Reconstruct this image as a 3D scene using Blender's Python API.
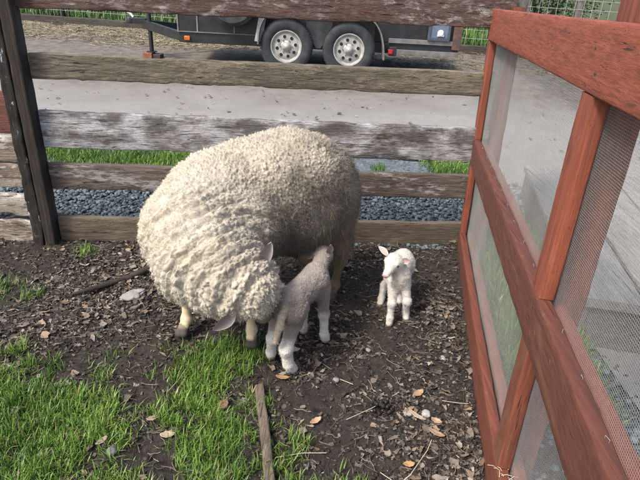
import bpy, bmesh, math, random
import numpy as np
from mathutils import Vector, Matrix, kdtree
R = math.radians
random.seed(7); RNG = np.random.default_rng(11)
scene = bpy.context.scene
for o in list(bpy.data.objects): bpy.data.objects.remove(o)

# ------------------------------------------------------------------ camera, world, sun, exposure
CAM_H = 1.45
cam = bpy.data.cameras.new('camera'); cam.sensor_width = 36; cam.lens = 530 / 640 * 36
cam.clip_start = 0.02; cam.clip_end = 500
camo = bpy.data.objects.new('camera', cam); scene.collection.objects.link(camo)
camo.matrix_world = Matrix.Translation((0, 0, CAM_H)) @ Matrix.Rotation(R(90 - 26.2), 4, 'X') @ Matrix.Rotation(R(3.1), 4, 'Z')
scene.camera = camo

sun_dir = Vector((-0.62, -0.50, 1.0)).normalized()
SUN_EL = math.asin(sun_dir.z); SUN_ROT = math.atan2(sun_dir.x, sun_dir.y)
w = bpy.data.worlds.new('World'); scene.world = w; w.use_nodes = True
nt = w.node_tree; nt.nodes.clear()
sky = nt.nodes.new('ShaderNodeTexSky'); sky.sky_type = 'NISHITA'; sky.sun_disc = False
sky.sun_elevation = SUN_EL; sky.sun_rotation = SUN_ROT; sky.air_density = 1.0; sky.dust_density = 4.0; sky.ozone_density = 0.6
bgn = nt.nodes.new('ShaderNodeBackground'); bgn.inputs[1].default_value = 0.105
wo = nt.nodes.new('ShaderNodeOutputWorld')
nt.links.new(sky.outputs[0], bgn.inputs[0]); nt.links.new(bgn.outputs[0], wo.inputs[0])
sl = bpy.data.lights.new('sun', 'SUN'); sl.energy = 1.5; sl.angle = R(10); sl.color = (1.0, 0.95, 0.87)
so = bpy.data.objects.new('sun', sl); scene.collection.objects.link(so)
so.rotation_euler = sun_dir.to_track_quat('Z', 'Y').to_euler(); so.location = (-4, -2, 6)
vs = scene.view_settings; vs.view_transform = 'Standard'; vs.look = 'None'; vs.gamma = 1; vs.use_curve_mapping = False
vs.exposure = 1.38

# ------------------------------------------------------------------ helpers
COL = scene.collection
def tag(o, label=None, cat=None, group=None, kind=None):
    if label: o['label'] = label
    if cat: o['category'] = cat
    if group: o['group'] = group
    if kind: o['kind'] = kind
    return o
def empty(name, loc, label=None, cat=None, group=None):
    o = bpy.data.objects.new(name, None); o.location = loc; o.empty_display_size = 0.1
    COL.objects.link(o); tag(o, label, cat, group); return o

def hsh(ix, iy, iz, seed):
    h = (ix * 374761393 + iy * 668265263 + iz * 2147483647 + seed * 144665) & 0x7fffffff
    h = ((h ^ (h >> 13)) * 1274126177) & 0x7fffffff
    h = ((h ^ (h >> 16)) * 69069 + 12345) & 0x7fffffff
    return (h & 0xffffff) / float(0xffffff)
def vnoise(p, scale=1.0, seed=0):
    """value noise, 0..1"""
    p = np.asarray(p, dtype=np.float64) * scale + 1000.0
    i = np.floor(p).astype(np.int64); f = p - i; f = f * f * (3 - 2 * f)
    r = 0
    for dx in (0, 1):
        for dy in (0, 1):
            for dz in (0, 1):
                wgt = (f[..., 0] if dx else 1 - f[..., 0]) * (f[..., 1] if dy else 1 - f[..., 1]) * (f[..., 2] if dz else 1 - f[..., 2])
                r = r + wgt * hsh(i[..., 0] + dx, i[..., 1] + dy, i[..., 2] + dz, seed)
    return r
def fbm(p, scale=1.0, seed=0, octv=4, gain=0.5):
    a, s, t, n = 1.0, scale, 0.0, 0.0
    for k in range(octv):
        t = t + a * vnoise(p, s, seed + k * 17); n += a; a *= gain; s *= 2.03
    return t / n
def smooth(x, a, b):
    t = np.clip((x - a) / (b - a), 0, 1); return t * t * (3 - 2 * t)

def np_mesh(name, verts, faces, mat=None, parent=None, cols=None, smooth_sh=False, sharp=None, mats=None, midx=None, link=True):
    """verts (N,3); faces: list of int arrays shaped (F,3) or (F,4)"""
    verts = np.asarray(verts, dtype=np.float64)
    off = np.array(parent_loc(parent)) if parent is not None else np.zeros(3)
    me = bpy.data.meshes.new(name)
    me.vertices.add(len(verts)); me.vertices.foreach_set('co', (verts - off).ravel())
    loops = np.concatenate([np.asarray(f).ravel() for f in faces]).astype(np.int32)
    tot = np.concatenate([np.full(len(f), np.asarray(f).shape[1]) for f in faces]).astype(np.int32)
    st = np.concatenate([[0], np.cumsum(tot)[:-1]]).astype(np.int32)
    me.loops.add(len(loops)); me.loops.foreach_set('vertex_index', loops)
    me.polygons.add(len(tot)); me.polygons.foreach_set('loop_start', st)
    try: me.polygons.foreach_set('loop_total', tot)
    except Exception: pass
    if midx is not None: me.polygons.foreach_set('material_index', np.asarray(midx, dtype=np.int32))
    me.update(calc_edges=True); me.validate()
    if cols is not None:
        a = me.color_attributes.new('Col', 'FLOAT_COLOR', 'POINT')
        c = np.ones((len(verts), 4), dtype=np.float32); c[:, :3] = cols
        a.data.foreach_set('color', c.ravel())
    if smooth_sh or sharp is not None:
        me.polygons.foreach_set('use_smooth', np.ones(len(tot), dtype=bool))
    if sharp is not None: me.set_sharp_from_angle(angle=R(sharp))
    for m in (mats or ([mat] if mat else [])): me.materials.append(m)
    o = bpy.data.objects.new(name, me)
    if link:
        COL.objects.link(o)
        if parent is not None: o.parent = parent
    return o
def parent_loc(p):
    l = Vector((0, 0, 0))
    while p is not None:
        l = l + p.location; p = p.parent
    return l

class MB:
    """collects simple solids and links them as one mesh"""
    def __init__(s): s.v = []; s.f = []; s.seg = []
    def add(s, vs, fs):
        n = len(s.v); k0 = len(s.f); s.v += [tuple(x) for x in vs]; s.f += [tuple(i + n for i in f) for f in fs]; s.seg.append((n, len(s.v), k0, len(s.f)))
    def box(s, lo, hi, M=None):
        x0, y0, z0 = lo; x1, y1, z1 = hi
        vs = [Vector(c) for c in ((x0,y0,z0),(x1,y0,z0),(x1,y1,z0),(x0,y1,z0),(x0,y0,z1),(x1,y0,z1),(x1,y1,z1),(x0,y1,z1))]
        if M: vs = [M @ c for c in vs]
        s.add(vs, [(0,3,2,1),(4,5,6,7),(0,1,5,4),(1,2,6,5),(2,3,7,6),(3,0,4,7)]); return s
    def bar(s, p0, p1, wd, ht, up=(0,0,1)):
        p0, p1 = Vector(p0), Vector(p1); d = (p1 - p0).normalized(); sd = d.cross(Vector(up)).normalized(); u = sd.cross(d)
        a, b = sd * wd / 2, u * ht / 2
        vs = [p0-a-b, p0+a-b, p0+a+b, p0-a+b, p1-a-b, p1+a-b, p1+a+b, p1-a+b]
        s.add(vs, [(0,1,2,3),(7,6,5,4),(0,4,5,1),(1,5,6,2),(2,6,7,3),(3,7,4,0)]); return s
    def tube(s, pts, r, seg=8, cap=True):
        pts = [Vector(p) for p in pts]; n = len(pts); rr = r if hasattr(r, '__len__') else [r] * n
        prev = None; vs = []; fs = []
        for i, p in enumerate(pts):
            d = (pts[min(i+1, n-1)] - pts[max(i-1, 0)]).normalized()
            if prev is None:
                a = d.orthogonal().normalized()
            else: a = (prev - d * prev.dot(d)).normalized()
            prev = a; b = d.cross(a)
            for k in range(seg):
                t = 2 * math.pi * k / seg; vs.append(p + (a * math.cos(t) + b * math.sin(t)) * rr[i])
        for i in range(n - 1):
            for k in range(seg):
                fs.append((i*seg+k, i*seg+(k+1)%seg, (i+1)*seg+(k+1)%seg, (i+1)*seg+k))
        if cap: fs.append(tuple(range(seg))[::-1]); fs.append(tuple((n-1)*seg+k for k in range(seg)))
        s.add(vs, fs); return s
    def lathe(s, prof, c, axis='y', seg=48):
        """prof: list of (r, h) turned about axis through c"""
        vs = []; fs = []; c = Vector(c); n = len(prof)
        for r_, h in prof:
            for k in range(seg):
                t = 2 * math.pi * k / seg; a, b = r_ * math.cos(t), r_ * math.sin(t)
                vs.append(c + (Vector((a, h, b)) if axis == 'y' else Vector((a, b, h)) if axis == 'z' else Vector((h, a, b))))
        for i in range(n - 1):
            for k in range(seg): fs.append((i*seg+k, i*seg+(k+1)%seg, (i+1)*seg+(k+1)%seg, (i+1)*seg+k))
        s.add(vs, fs); return s
    def prism(s, poly, y0, y1):
        """poly in x,z, extruded along y"""
        n = len(poly); vs = [(x, y0, z) for x, z in poly] + [(x, y1, z) for x, z in poly]
        fs = [tuple(range(n)), tuple(range(2*n-1, n-1, -1))] + [(i, i+n, (i+1)%n+n, (i+1)%n) for i in range(n)]
        s.add(vs, fs); return s
    def each(s, name, mat, parent=None, bevel=0.0, sharp=35):
        # every solid that was added becomes its own object
        for v0, v1, f0, f1 in s.seg:
            q = MB(); q.add(s.v[v0:v1], [tuple(i - v0 for i in f) for f in s.f[f0:f1]]); o = q.build(name, mat, parent, bevel, sharp)
        return o
    def build(s, name, mat, parent=None, bevel=0.0, sharp=35):
        off = parent_loc(parent) if parent is not None else Vector((0,0,0))
        me = bpy.data.meshes.new(name); me.from_pydata([tuple(Vector(v) - off) for v in s.v], [], s.f)
        bm = bmesh.new(); bm.from_mesh(me); bmesh.ops.recalc_face_normals(bm, faces=bm.faces); bm.to_mesh(me); bm.free()
        me.polygons.foreach_set('use_smooth', np.ones(len(me.polygons), dtype=bool)); me.set_sharp_from_angle(angle=R(sharp))
        me.materials.append(mat); o = bpy.data.objects.new(name, me); COL.objects.link(o)
        if parent is not None: o.parent = parent
        if bevel:
            b = o.modifiers.new('bevel', 'BEVEL'); b.width = bevel; b.segments = 2; b.limit_method = 'ANGLE'; b.angle_limit = R(40)
        return o

# ------------------------------------------------------------------ node material helpers
class NT:
    def __init__(s, name):
        s.m = bpy.data.materials.new(name); s.m.use_nodes = True; s.t = s.m.node_tree; s.t.nodes.clear()
        s.out = s.n('ShaderNodeOutputMaterial'); s.b = s.n('ShaderNodeBsdfPrincipled'); s.l(s.b.outputs[0], s.out.inputs[0])
        s.tc = s.n('ShaderNodeTexCoord')
    def n(s, t, **kw):
        x = s.t.nodes.new(t)
        for k, v in kw.items(): setattr(x, k, v)
        return x
    def l(s, a, b): s.t.links.new(a, b)
    def put(s, sock, v):
        if isinstance(v, bpy.types.NodeSocket): s.l(v, sock)
        elif isinstance(v, (tuple, list)) and len(v) == 3 and sock.type == 'RGBA': sock.default_value = (*v, 1)
        else: sock.default_value = v
    def coord(s, scale=(1,1,1), which='Object', loc=(0,0,0)):
        mp = s.n('ShaderNodeMapping'); s.l(s.tc.outputs[which], mp.inputs[0]); mp.inputs['Scale'].default_value = scale; mp.inputs['Location'].default_value = loc
        return mp.outputs[0]
    def noise(s, vec, scale, detail=4, rough=0.55, dist=0.0):
        x = s.n('ShaderNodeTexNoise'); s.l(vec, x.inputs['Vector']); x.inputs['Scale'].default_value = scale
        x.inputs['Detail'].default_value = detail; x.inputs['Roughness'].default_value = rough; x.inputs['Distortion'].default_value = dist
        return x.outputs[0]
    def vor(s, vec, scale, feat='F1', out=0):
        x = s.n('ShaderNodeTexVoronoi', feature=feat); s.l(vec, x.inputs['Vector']); x.inputs['Scale'].default_value = scale; return x.outputs[out]
    def ramp(s, fac, stops, interp='LINEAR'):
        x = s.n('ShaderNodeValToRGB'); s.l(fac, x.inputs[0]); e = x.color_ramp.elements; x.color_ramp.interpolation = interp
        while len(e) < len(stops): e.new(0.5)
        for i, (p, c) in enumerate(stops):
            e[i].position = p; e[i].color = (*c, 1) if isinstance(c, tuple) else (c, c, c, 1)
        return x.outputs[0]
    def mix(s, fac, a, b, mode='MIX'):
        x = s.n('ShaderNodeMix', data_type='RGBA', blend_type=mode)
        s.put(x.inputs[0], fac); s.put(x.inputs[6], a); s.put(x.inputs[7], b); return x.outputs[2]
    def math(s, op, a, b=0.0):
        x = s.n('ShaderNodeMath', operation=op); s.put(x.inputs[0], a); s.put(x.inputs[1], b); return x.outputs[0]
    def attr(s, name='Col'):
        x = s.n('ShaderNodeAttribute'); x.attribute_name = name; return x.outputs[0]
    def bump(s, h, strength=0.5, dist=0.01):
        x = s.n('ShaderNodeBump'); s.l(h, x.inputs['Height']); x.inputs['Strength'].default_value = strength; x.inputs['Distance'].default_value = dist
        s.l(x.outputs[0], s.b.inputs['Normal']); return x
    def done(s, color, rough=0.8, metal=0.0, **kw):
        s.put(s.b.inputs['Base Color'], color); s.put(s.b.inputs['Roughness'], rough); s.put(s.b.inputs['Metallic'], metal)
        for k, v in kw.items(): s.put(s.b.inputs[k.replace('_', ' ')], v)
        return s.m

def simple(name, color, rough=0.6, metal=0.0, var=0.25, scale=20, bump=0.15, **kw):
    m = NT(name); v = m.coord(); n1 = m.noise(v, scale, 6, 0.6); n2 = m.noise(v, scale * 5, 3)
    dark = tuple(c * (1 - var) for c in color); lt = tuple(min(1, c * (1 + var)) for c in color)
    c = m.ramp(n1, [(0.3, dark), (0.7, lt)])
    m.bump(n2, bump, 0.003)
    return m.done(c, rough, metal, **kw)
def axscale(axis, along, across):
    return {'x': (along, across, across), 'y': (across, along, across), 'z': (across, across, along)}[axis]
def wood(name, axis, lo, mid, hi, paint=None, cover=0.5, psize=3.0, paint2=None, moss=None, rough=0.85, bump=0.6, seed=0, stretch=0.3, soft=.03):
    """weathered board: streaky grain, cracks, and an optional flaking paint / lichen layer"""
    m = NT(name); L = (seed * 3.7, seed * 1.3, seed * 2.1)
    g = m.noise(m.coord(axscale(axis, 1.2, 28), loc=L), 3.0, 8, 0.65, 0.6)
    big = m.noise(m.coord(axscale(axis, 0.8, 3), loc=L), 2.2, 4, 0.6)
    c = m.ramp(m.math('ADD', m.math('MULTIPLY', g, 0.7), m.math('MULTIPLY', big, 0.3)), [(0.34, lo), (0.5, mid), (0.66, hi)])
    crack = m.noise(m.coord(axscale(axis, 0.7, 40), loc=L), 2.0, 3, 0.5, 1.0)
    ck = m.ramp(crack, [(0.30, 0.0), (0.37, 1.0)])
    c = m.mix(ck, tuple(x * 0.35 for x in lo), c)
    h = m.math('MULTIPLY', g, ck)
    if moss:
        mn = m.noise(m.coord(axscale(axis, 1.5, 5), loc=L), 4.0, 7, 0.7)
        c = m.mix(m.ramp(mn, [(0.46, 0.0), (0.62, 0.8)]), c, moss)
    if paint:
        pn = m.noise(m.coord(axscale(axis, stretch, 1.0), loc=L), psize, 9, 0.72, 0.4)
        pf = m.noise(m.coord(axscale(axis, 0.35, 1.0), loc=L), 55, 4, 0.6)
        pm = m.math('ADD', m.math('MULTIPLY', pn, 0.72), m.math('MULTIPLY', pf, 0.28))
        t = 0.5 + (0.5 - cover) * 0.32
        msk = m.ramp(pm, [(t - soft * .6, 0.0), (t + soft, 1.0)])
        msk = m.math('MULTIPLY', msk, m.ramp(crack, [(0.32, 0.25), (0.42, 1.0)]))
        pc = paint
        if paint2: pc = m.mix(m.ramp(m.noise(m.coord(axscale(axis, 0.5, 1), loc=L), 9, 6, 0.6), [(0.42, 0.0), (0.58, 1.0)]), paint, paint2)
        c = m.mix(msk, c, pc); h = m.math('ADD', h, m.math('MULTIPLY', msk, 0.35))
    fine = m.noise(m.coord(axscale(axis, 1.0, 12), loc=L), 45, 4, .7); c = m.mix(1.0, c, m.ramp(fine, [(.35, .62), (.6, 1.15)]), 'MULTIPLY')
    m.bump(m.math('ADD', h, m.math('MULTIPLY', fine, .25)), bump, 0.008)
    return m.done(c, rough)

def sweep_plank(name, P, n, h, t, mat, parent, rough=0.004, seed=0, chip=0.0, rad=0.006, endcut=0.0):
    """P(u, v, w): u in 0..1 along, v height 0..h, w thickness 0..t -> world. Rounded, slightly warped board."""
    ring = []
    m_v, m_w = 7, 3
    r = rad
    vsn = np.linspace(r, h - r, m_v); wsn = np.linspace(r, t - r, m_w)
    ring += [(v, 0.0) for v in vsn] + [(h - 0.3 * r, 0.3 * r)] + [(h, x) for x in wsn] + [(h - 0.3 * r, t - 0.3 * r)]
    ring += [(v, t) for v in vsn[::-1]] + [(0.3 * r, t - 0.3 * r)] + [(0.0, x) for x in wsn[::-1]] + [(0.3 * r, 0.3 * r)]
    k = len(ring); V = []
    for i in range(n + 1):
        u = i / n
        for (v, x) in ring:
            uu = u + (endcut * (vnoise(np.array([v * 60, x * 60, seed * 1.7 + (u > .5)])) - 0.5) if i in (0, n) else 0)
            V.append(P(uu, v, x))
    V = np.array(V)
    nz = np.stack([fbm(V, 14, seed + 3), fbm(V, 14, seed + 9), fbm(V, 14, seed + 21)], 1) - 0.5
    V = V + nz * rough * 2
    if chip > 0:
        rr = np.tile(np.array([[v, x] for v, x in ring]), (n + 1, 1))
        edge = smooth(np.abs(rr[:, 0] - h / 2), h * 0.36, h * 0.5)
        bite = smooth(fbm(V, 9, seed + 40), 0.5, 0.75) * chip * edge
        V[:, 2] -= np.sign(rr[:, 0] - h / 2) * bite
    F = []
    for i in range(n):
        a = i * k
        F += [(a + j, a + (j + 1) % k, a + k + (j + 1) % k, a + k + j) for j in range(k)]
    c0, c1 = len(V), len(V) + 1
    V = np.vstack([V, V[:k].mean(0), V[n * k:(n + 1) * k].mean(0)])
    T = [(c0, (j + 1) % k, j) for j in range(k)] + [(c1, n * k + j, n * k + (j + 1) % k) for j in range(k)]
    return np_mesh(name, V, [np.array(F), np.array(T)], mat, parent, sharp=50)

def scatter_mesh(name, tv, tf, pos, mats, cols, mat, parent=None, smooth_sh=False, cvar=None):
    """instances of one template merged in one mesh; tv (k,3) or (N,k,3); mats (N,3,3)"""
    N = len(pos); tv = np.asarray(tv)
    if tv.ndim == 2: V = np.einsum('nij,kj->nki', mats, tv)
    else: V = np.einsum('nij,nkj->nki', mats, tv)
    V = V + pos[:, None, :]; k = V.shape[1]
    faces = []
    for size in (3, 4):
        fs = np.array([f for f in tf if len(f) == size])
        if len(fs): faces.append((fs[None] + (np.arange(N) * k)[:, None, None]).reshape(-1, size))
    C = np.repeat(cols[:, None, :], k, 1)
    if cvar is not None: C = C * cvar[None, :, None]
    return np_mesh(name, V.reshape(-1, 3), faces, mat, parent, cols=C.reshape(-1, 3), smooth_sh=smooth_sh)
def rotz(a):
    c, s, o, z = np.cos(a), np.sin(a), np.ones_like(a), np.zeros_like(a)
    return np.stack([np.stack([c, -s, z], -1), np.stack([s, c, z], -1), np.stack([z, z, o], -1)], -2)
def rotx(a):
    c, s, o, z = np.cos(a), np.sin(a), np.ones_like(a), np.zeros_like(a)
    return np.stack([np.stack([o, z, z], -1), np.stack([z, c, -s], -1), np.stack([z, s, c], -1)], -2)

# vertex-colour materials
def vcol_mat(name, rough=0.85, bumps=0.3, nscale=150, var=0.25, **kw):
    m = NT(name); v = m.coord(); n = m.noise(v, nscale, 3)
    c = m.mix(1.0, m.attr(), m.ramp(n, [(0.3, 1 - var), (0.7, 1.0)]), 'MULTIPLY')
    m.bump(n, bumps, 0.002)
    return m.done(c, rough, **kw)

# ------------------------------------------------------------------ the ground
def gz(x, y):
    y = np.asarray(y, dtype=float)
    t = np.maximum(0, y - 3.2); base = 0.05 * (np.sqrt(t * t + 0.02) - 0.141)
    return base * 1.0
def grid_sheet(name, x0, x1, y0, y1, nx, ny, zf, mat, kind='structure', mask=None):
    X, Y = np.meshgrid(np.linspace(x0, x1, nx), np.linspace(y0, y1, ny)); V = np.stack([X.ravel(), Y.ravel(), zf(X.ravel(), Y.ravel())], 1)
    idx = np.arange(nx * ny).reshape(ny, nx)
    F = np.stack([idx[:-1, :-1], idx[:-1, 1:], idx[1:, 1:], idx[1:, :-1]], -1).reshape(-1, 4)
    if mask is not None:
        cc = V[F].mean(1); F = F[mask(cc[:, 0], cc[:, 1])]
    o = np_mesh(name, V, [F], mat, smooth_sh=True); tag(o, kind=kind); return o

def soil_z(x, y):
    p = np.stack([x, y, 0 * x], -1)
    d = (fbm(p, 2.2, 5, 3) - 0.5) * 0.05 + (fbm(p, 14, 8, 4) - 0.5) * 0.036 + (fbm(p, 50, 4, 3) - 0.5) * 0.020
    return d
def grass_density(x, y):
    """where grass grows in the yard (0..1)"""
    p = np.stack([x, y, 0 * x], -1)
    def blob(cx, cy, rx, ry, s=1.0): return s * np.clip(1.35 - np.sqrt(((x - cx) / rx) ** 2 + ((y - cy) / ry) ** 2), 0, 1)
    d = np.maximum.reduce([blob(-0.95, 1.32, .36, .34), blob(-1.0, 1.02, .45, .24), blob(-0.42, 1.62, .19, .22), blob(-0.33, 1.30, .13, .30),
        blob(-0.52, 1.10, .22, .10), blob(-0.04, 1.27, .10, .16, .9), blob(0.0, 1.12, .14, .10, .9), blob(-1.72, 2.2, .3, .12, .8), blob(-1.38, 1.72, .18, .08, .7), blob(-1.35, 2.62, .12, .06, .6),
        blob(-0.72, 1.55, .10, .08, .45), blob(-1.55, 1.35, .5, .35, .9), blob(-1.05, 1.62, .16, .10, .9), blob(-1.2, 1.5, .3, .12, .8), blob(-.62, 1.42, .12, .16, .6), blob(-.8, 1.75, .10, .06, .5), blob(-1.9, 1.7, .4, .3, .9), blob(-0.3, 1.82, .16, .1, .8),blob(-0.25, 1.48, .12, .14, .7)])
    n = fbm(p, 5, 31, 4); n2 = fbm(p, 22, 77, 2)
    return np.clip(d * 1.5 - 0.35 + (n - 0.5) * 3.0 + (n2 - .5) * 2.6, 0, 1) * (d > 0.02)

m = NT('soil'); v = m.coord()
n1 = m.noise(v, 6, 6, 0.6); n2 = m.noise(v, 60, 8, 0.7)
c = m.ramp(n2, [(0.3, (0.015, 0.011, 0.0085)), (0.55, (0.045, 0.034, 0.026)), (0.75, (0.10, 0.08, 0.063))])
c = m.mix(m.ramp(n1, [(0.35, 0.0), (0.65, 0.6)]), c, (0.018, 0.014, 0.012))
m.bump(m.noise(v, 130, 8, 0.7), 1.0, 0.012); SOIL = m.done(c, 0.8)

m = NT('meadow'); v = m.coord(); n1 = m.noise(v, 3, 6, 0.7); n2 = m.noise(v, 40, 6, 0.7)
c = m.ramp(n2, [(0.3, (0.02, 0.035, 0.01)), (0.6, (0.06, 0.10, 0.025)), (0.8, (0.14, 0.15, 0.07))])
c = m.mix(m.ramp(n1, [(0.4, 0.0), (0.6, 0.8)]), c, (0.10, 0.085, 0.06)); m.bump(n2, 0.8, 0.03); MEADOW = m.done(c, 0.95)

m = NT('road_surface'); v = m.coord(); n1 = m.noise(v, 1.1, 6, 0.6, 0.3); n2 = m.noise(v, 90, 6, 0.65); n3 = m.noise(v, 7, 6, 0.7); n4 = m.noise(v, 25, 3, 0.5)
c = m.ramp(n2, [(0.25, (0.17, 0.165, 0.16)), (0.55, (0.245, 0.24, 0.23)), (0.8, (0.33, 0.32, 0.305))])
c = m.mix(m.ramp(n3, [(0.45, 0.0), (0.75, 0.6)]), c, (0.17, 0.155, 0.13))
sep = m.n('ShaderNodeSeparateXYZ'); m.l(m.tc.outputs['Object'], sep.inputs[0])
yy = m.math('ADD', sep.outputs[1], m.math('MULTIPLY', n1, 3.0))
dirt = m.ramp(m.math('DIVIDE', yy, 12.0), [(0.60, 0.0), (0.74, 1.0)])
sand = m.ramp(n3, [(0.35, (0.075, 0.065, 0.052)), (0.6, (0.16, 0.14, 0.115)), (0.75, (0.24, 0.22, 0.185))])
c = m.mix(dirt, c, sand)
c = m.mix(m.ramp(n4, [(0.70, 0.0), (0.76, 0.8)]), c, (0.09, 0.075, 0.06))
m.bump(n2, 0.5, 0.006); ROAD = m.done(c, 0.9)

m = NT('gravel_bed'); v = m.coord(); vo = m.vor(v, 55); 
c = m.ramp(m.vor(v, 55, out=1), [(0.0, (0.03, 0.035, 0.04)), (1.0, (0.16, 0.19, 0.21))]); m.bump(vo, -0.8, 0.02); GBED = m.done(c, 0.8)

grid_sheet('ground', -60, 60, -60, 120, 61, 601, lambda x, y: gz(x, y) - 0.05 - 0.02 * (y < 3), MEADOW)
grid_sheet('yard_soil', -3.6, 1.0, 0.2, 3.08, 460, 288, lambda x, y: soil_z(x, y), SOIL)
def zr(x, y): return gz(x, y) + 0.006 + 0.012 * (fbm(np.stack([x, y, 0 * x], -1), 0.9, 3, 3) - 0.5)
road_edge = lambda x: 4.52 + 0.03 * x
grid_sheet('road', -9, 9, 0.2, 10.6, 241, 420, zr, ROAD, mask=lambda x, y: ((y > road_edge(x) + .03 * np.sin(x * 5)) | ((x > 1.28) & (y > 1.5))) & (y < 10.3 + 0.3 * np.sin(x * 1.3)))
grid_sheet('gravel_bed', -5, 1.6, 2.8, 4.6, 80, 36, lambda x, y: gz(x, y) - 0.012, GBED)
grid_sheet('gravel_bed', 0.62, 2.6, 0.1, 3.2, 40, 60, lambda x, y: gz(x, y) - 0.016, GBED, mask=lambda x, y: x > 0.7 + (y - 1) * .147)
bpy.data.objects['gravel_bed'].name = 'gravel_bed'

# gravel stones
def stone_templates():
    bm = bmesh.new(); bmesh.ops.create_icosphere(bm, subdivisions=1, radius=1); v = np.array([x.co[:] for x in bm.verts]); f = [tuple(q.index for q in p.verts) for p in bm.faces]; bm.free(); return v, f
SV, SF = stone_templates()
def stones(name, pos, size, base, mat, label=None, seed=1):
    rg = np.random.default_rng(seed); N = len(pos)
    tv = SV[None] * (1 + 0.34 * (rg.random((N, len(SV), 1)) - 0.5)) * np.stack([1 + .5 * rg.random(N), .8 + .3 * rg.random(N), .45 + .4 * rg.random(N)], -1)[:, None, :]
    s = size * (0.45 + 1.0 * rg.random(N) ** 1.5)
    Mx = rotz(rg.random(N) * 6.28) @ rotx((rg.random(N) - .5) * 1.6) * s[:, None, None]
    b = np.array(base); k = rg.random(N)[:, None]
    cols = (b[0] * (1 - k) + b[1] * k) * (0.75 + 0.5 * rg.random((N, 1)))
    o = scatter_mesh(name, tv, SF, pos, Mx, cols, mat); return o
STONE = vcol_mat('stone', 0.75, 0.4, 120, 0.35)
rg = np.random.default_rng(3)
N = 17000; px = rg.uniform(-3.2, 1.6, N); py = 2.9 + rg.random(N) ** 1.15 * 1.15 + .02 * px
pos = np.stack([px, py, gz(px, py) + rg.random(N) * 0.008 - .004], -1)
px2 = rg.uniform(0.66, 2.3, 7000); py2 = rg.uniform(0.3, 2.9, 7000); k = px2 > .72 + (py2 - 1) * .147
pos = np.vstack([pos, np.stack([px2[k], py2[k], gz(px2[k], py2[k]) + rg.random(k.sum()) * 0.008 - .004], -1)])
tag(stones('gravel', pos, 0.0125, [(0.025, 0.035, 0.042), (0.17, 0.215, 0.24)], STONE), 'loose blue grey crushed gravel lying behind the rail fence', 'gravel', kind='stuff')

# ------------------------------------------------------------------ leaf litter, chips, grass
LITTER = vcol_mat('litter', 0.8, 0.4, 90, 0.35)
def leaf_template(rg, N, n=8):
    """N irregular curled outlines, centre + n rim vertices"""
    a = np.linspace(0, 2 * np.pi, n, endpoint=False)[None] + rg.normal(0, .18, (N, n))
    r = np.clip(1 + rg.normal(0, .36, (N, n)), .3, 2)
    x = np.cos(a) * r; y = np.sin(a) * r * rg.uniform(.18, .8, (N, 1))
    curl = rg.uniform(-.35, .7, (N, 1))
    z = curl * x * x * .5 + rg.uniform(-.1, .5, (N, 1)) * y * y + rg.normal(0, .05, (N, n))
    rim = np.stack([x, y, z], -1); c = np.zeros((N, 1, 3)); c[:, 0, 2] = -0.02
    return np.concatenate([c, rim], 1), [(0, i + 1, (i + 1) % n + 1) for i in range(n)]
def litter(name, N, area, smin, smax, palette, seed, lift=0.004, tilt=0.5, dens=None, power=2.5, zf=soil_z):
    rg = np.random.default_rng(seed); x = rg.uniform(area[0], area[1], N); y = rg.uniform(area[2], area[3], N)
    if dens is not None:
        k = rg.random(N) < dens(x, y); x, y = x[k], y[k]; N = len(x)
    s = smin + (smax - smin) * rg.random(N) ** power
    tv, tf = leaf_template(rg, N)
    Mx = rotz(rg.random(N) * 6.28) @ rotx(rg.normal(0, tilt, N)) * s[:, None, None]
    pal = np.array(palette); i = rg.integers(0, len(pal), N); cols = pal[i] * rg.uniform(.6, 1.35, (N, 1))
    pos = np.stack([x, y, zf(x, y) + lift + s * .12], -1)
    return scatter_mesh(name, tv, tf, pos, Mx, cols, LITTER)
def inyard(x, y): return (x < 0.545 + (y - 1) * .15) * (y < 3.0)
def d_chips(x, y):
    p = np.stack([x, y, 0 * x], -1); n = fbm(p, 3.2, 61, 3)
    bare = np.exp(-(((x - .35) / .55) ** 2 + ((y - 2.5) / .25) ** 2)) * .7 + np.exp(-(((x - .12) / .2) ** 2 + ((y - 1.45) / .35) ** 2)) * .5
    return inyard(x, y) * np.clip(.52 + (n - .5) * 3.2 - bare, .10, 1)
A = (-2.9, 0.95, 0.75, 3.0)
o = litter('leaf_litter', 260000, A, .0016, .0135, [(.095,.076,.060),(.14,.116,.094),(.035,.027,.021),(.20,.172,.145),(.055,.044,.037),(.11,.086,.068),(.022,.018,.016),(.018,.015,.013)], 5, dens=d_chips, power=3.2, tilt=.7)
tag(o, 'dull brown crumbled leaf litter and bark bits over the yard soil', 'leaf litter', kind='stuff')
o = litter('wood_chips', 14000, A, .004, .021, [(.24,.20,.165),(.19,.15,.115),(.31,.265,.22),(.14,.11,.085),(.25,.18,.12)], 6, lift=.008, tilt=.45, dens=d_chips, power=3)
tag(o, 'paler tan chips and dry leaf pieces strewn on the yard soil', 'wood chips', kind='stuff')
# clods and pebbles in the soil
N = 5200; x = rg.uniform(-2.8, .9, N); y = rg.uniform(.8, 2.98, N); k = inyard(x, y) > 0; x, y = x[k], y[k]
o = stones('soil_clods', np.stack([x, y, soil_z(x, y) + .001], -1), .0085, [(.016, .012, .010), (.075, .06, .05)], STONE, seed=9)
tag(o, 'small dark soil crumbs and grit on the yard floor', 'soil crumbs', kind='stuff')

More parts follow.
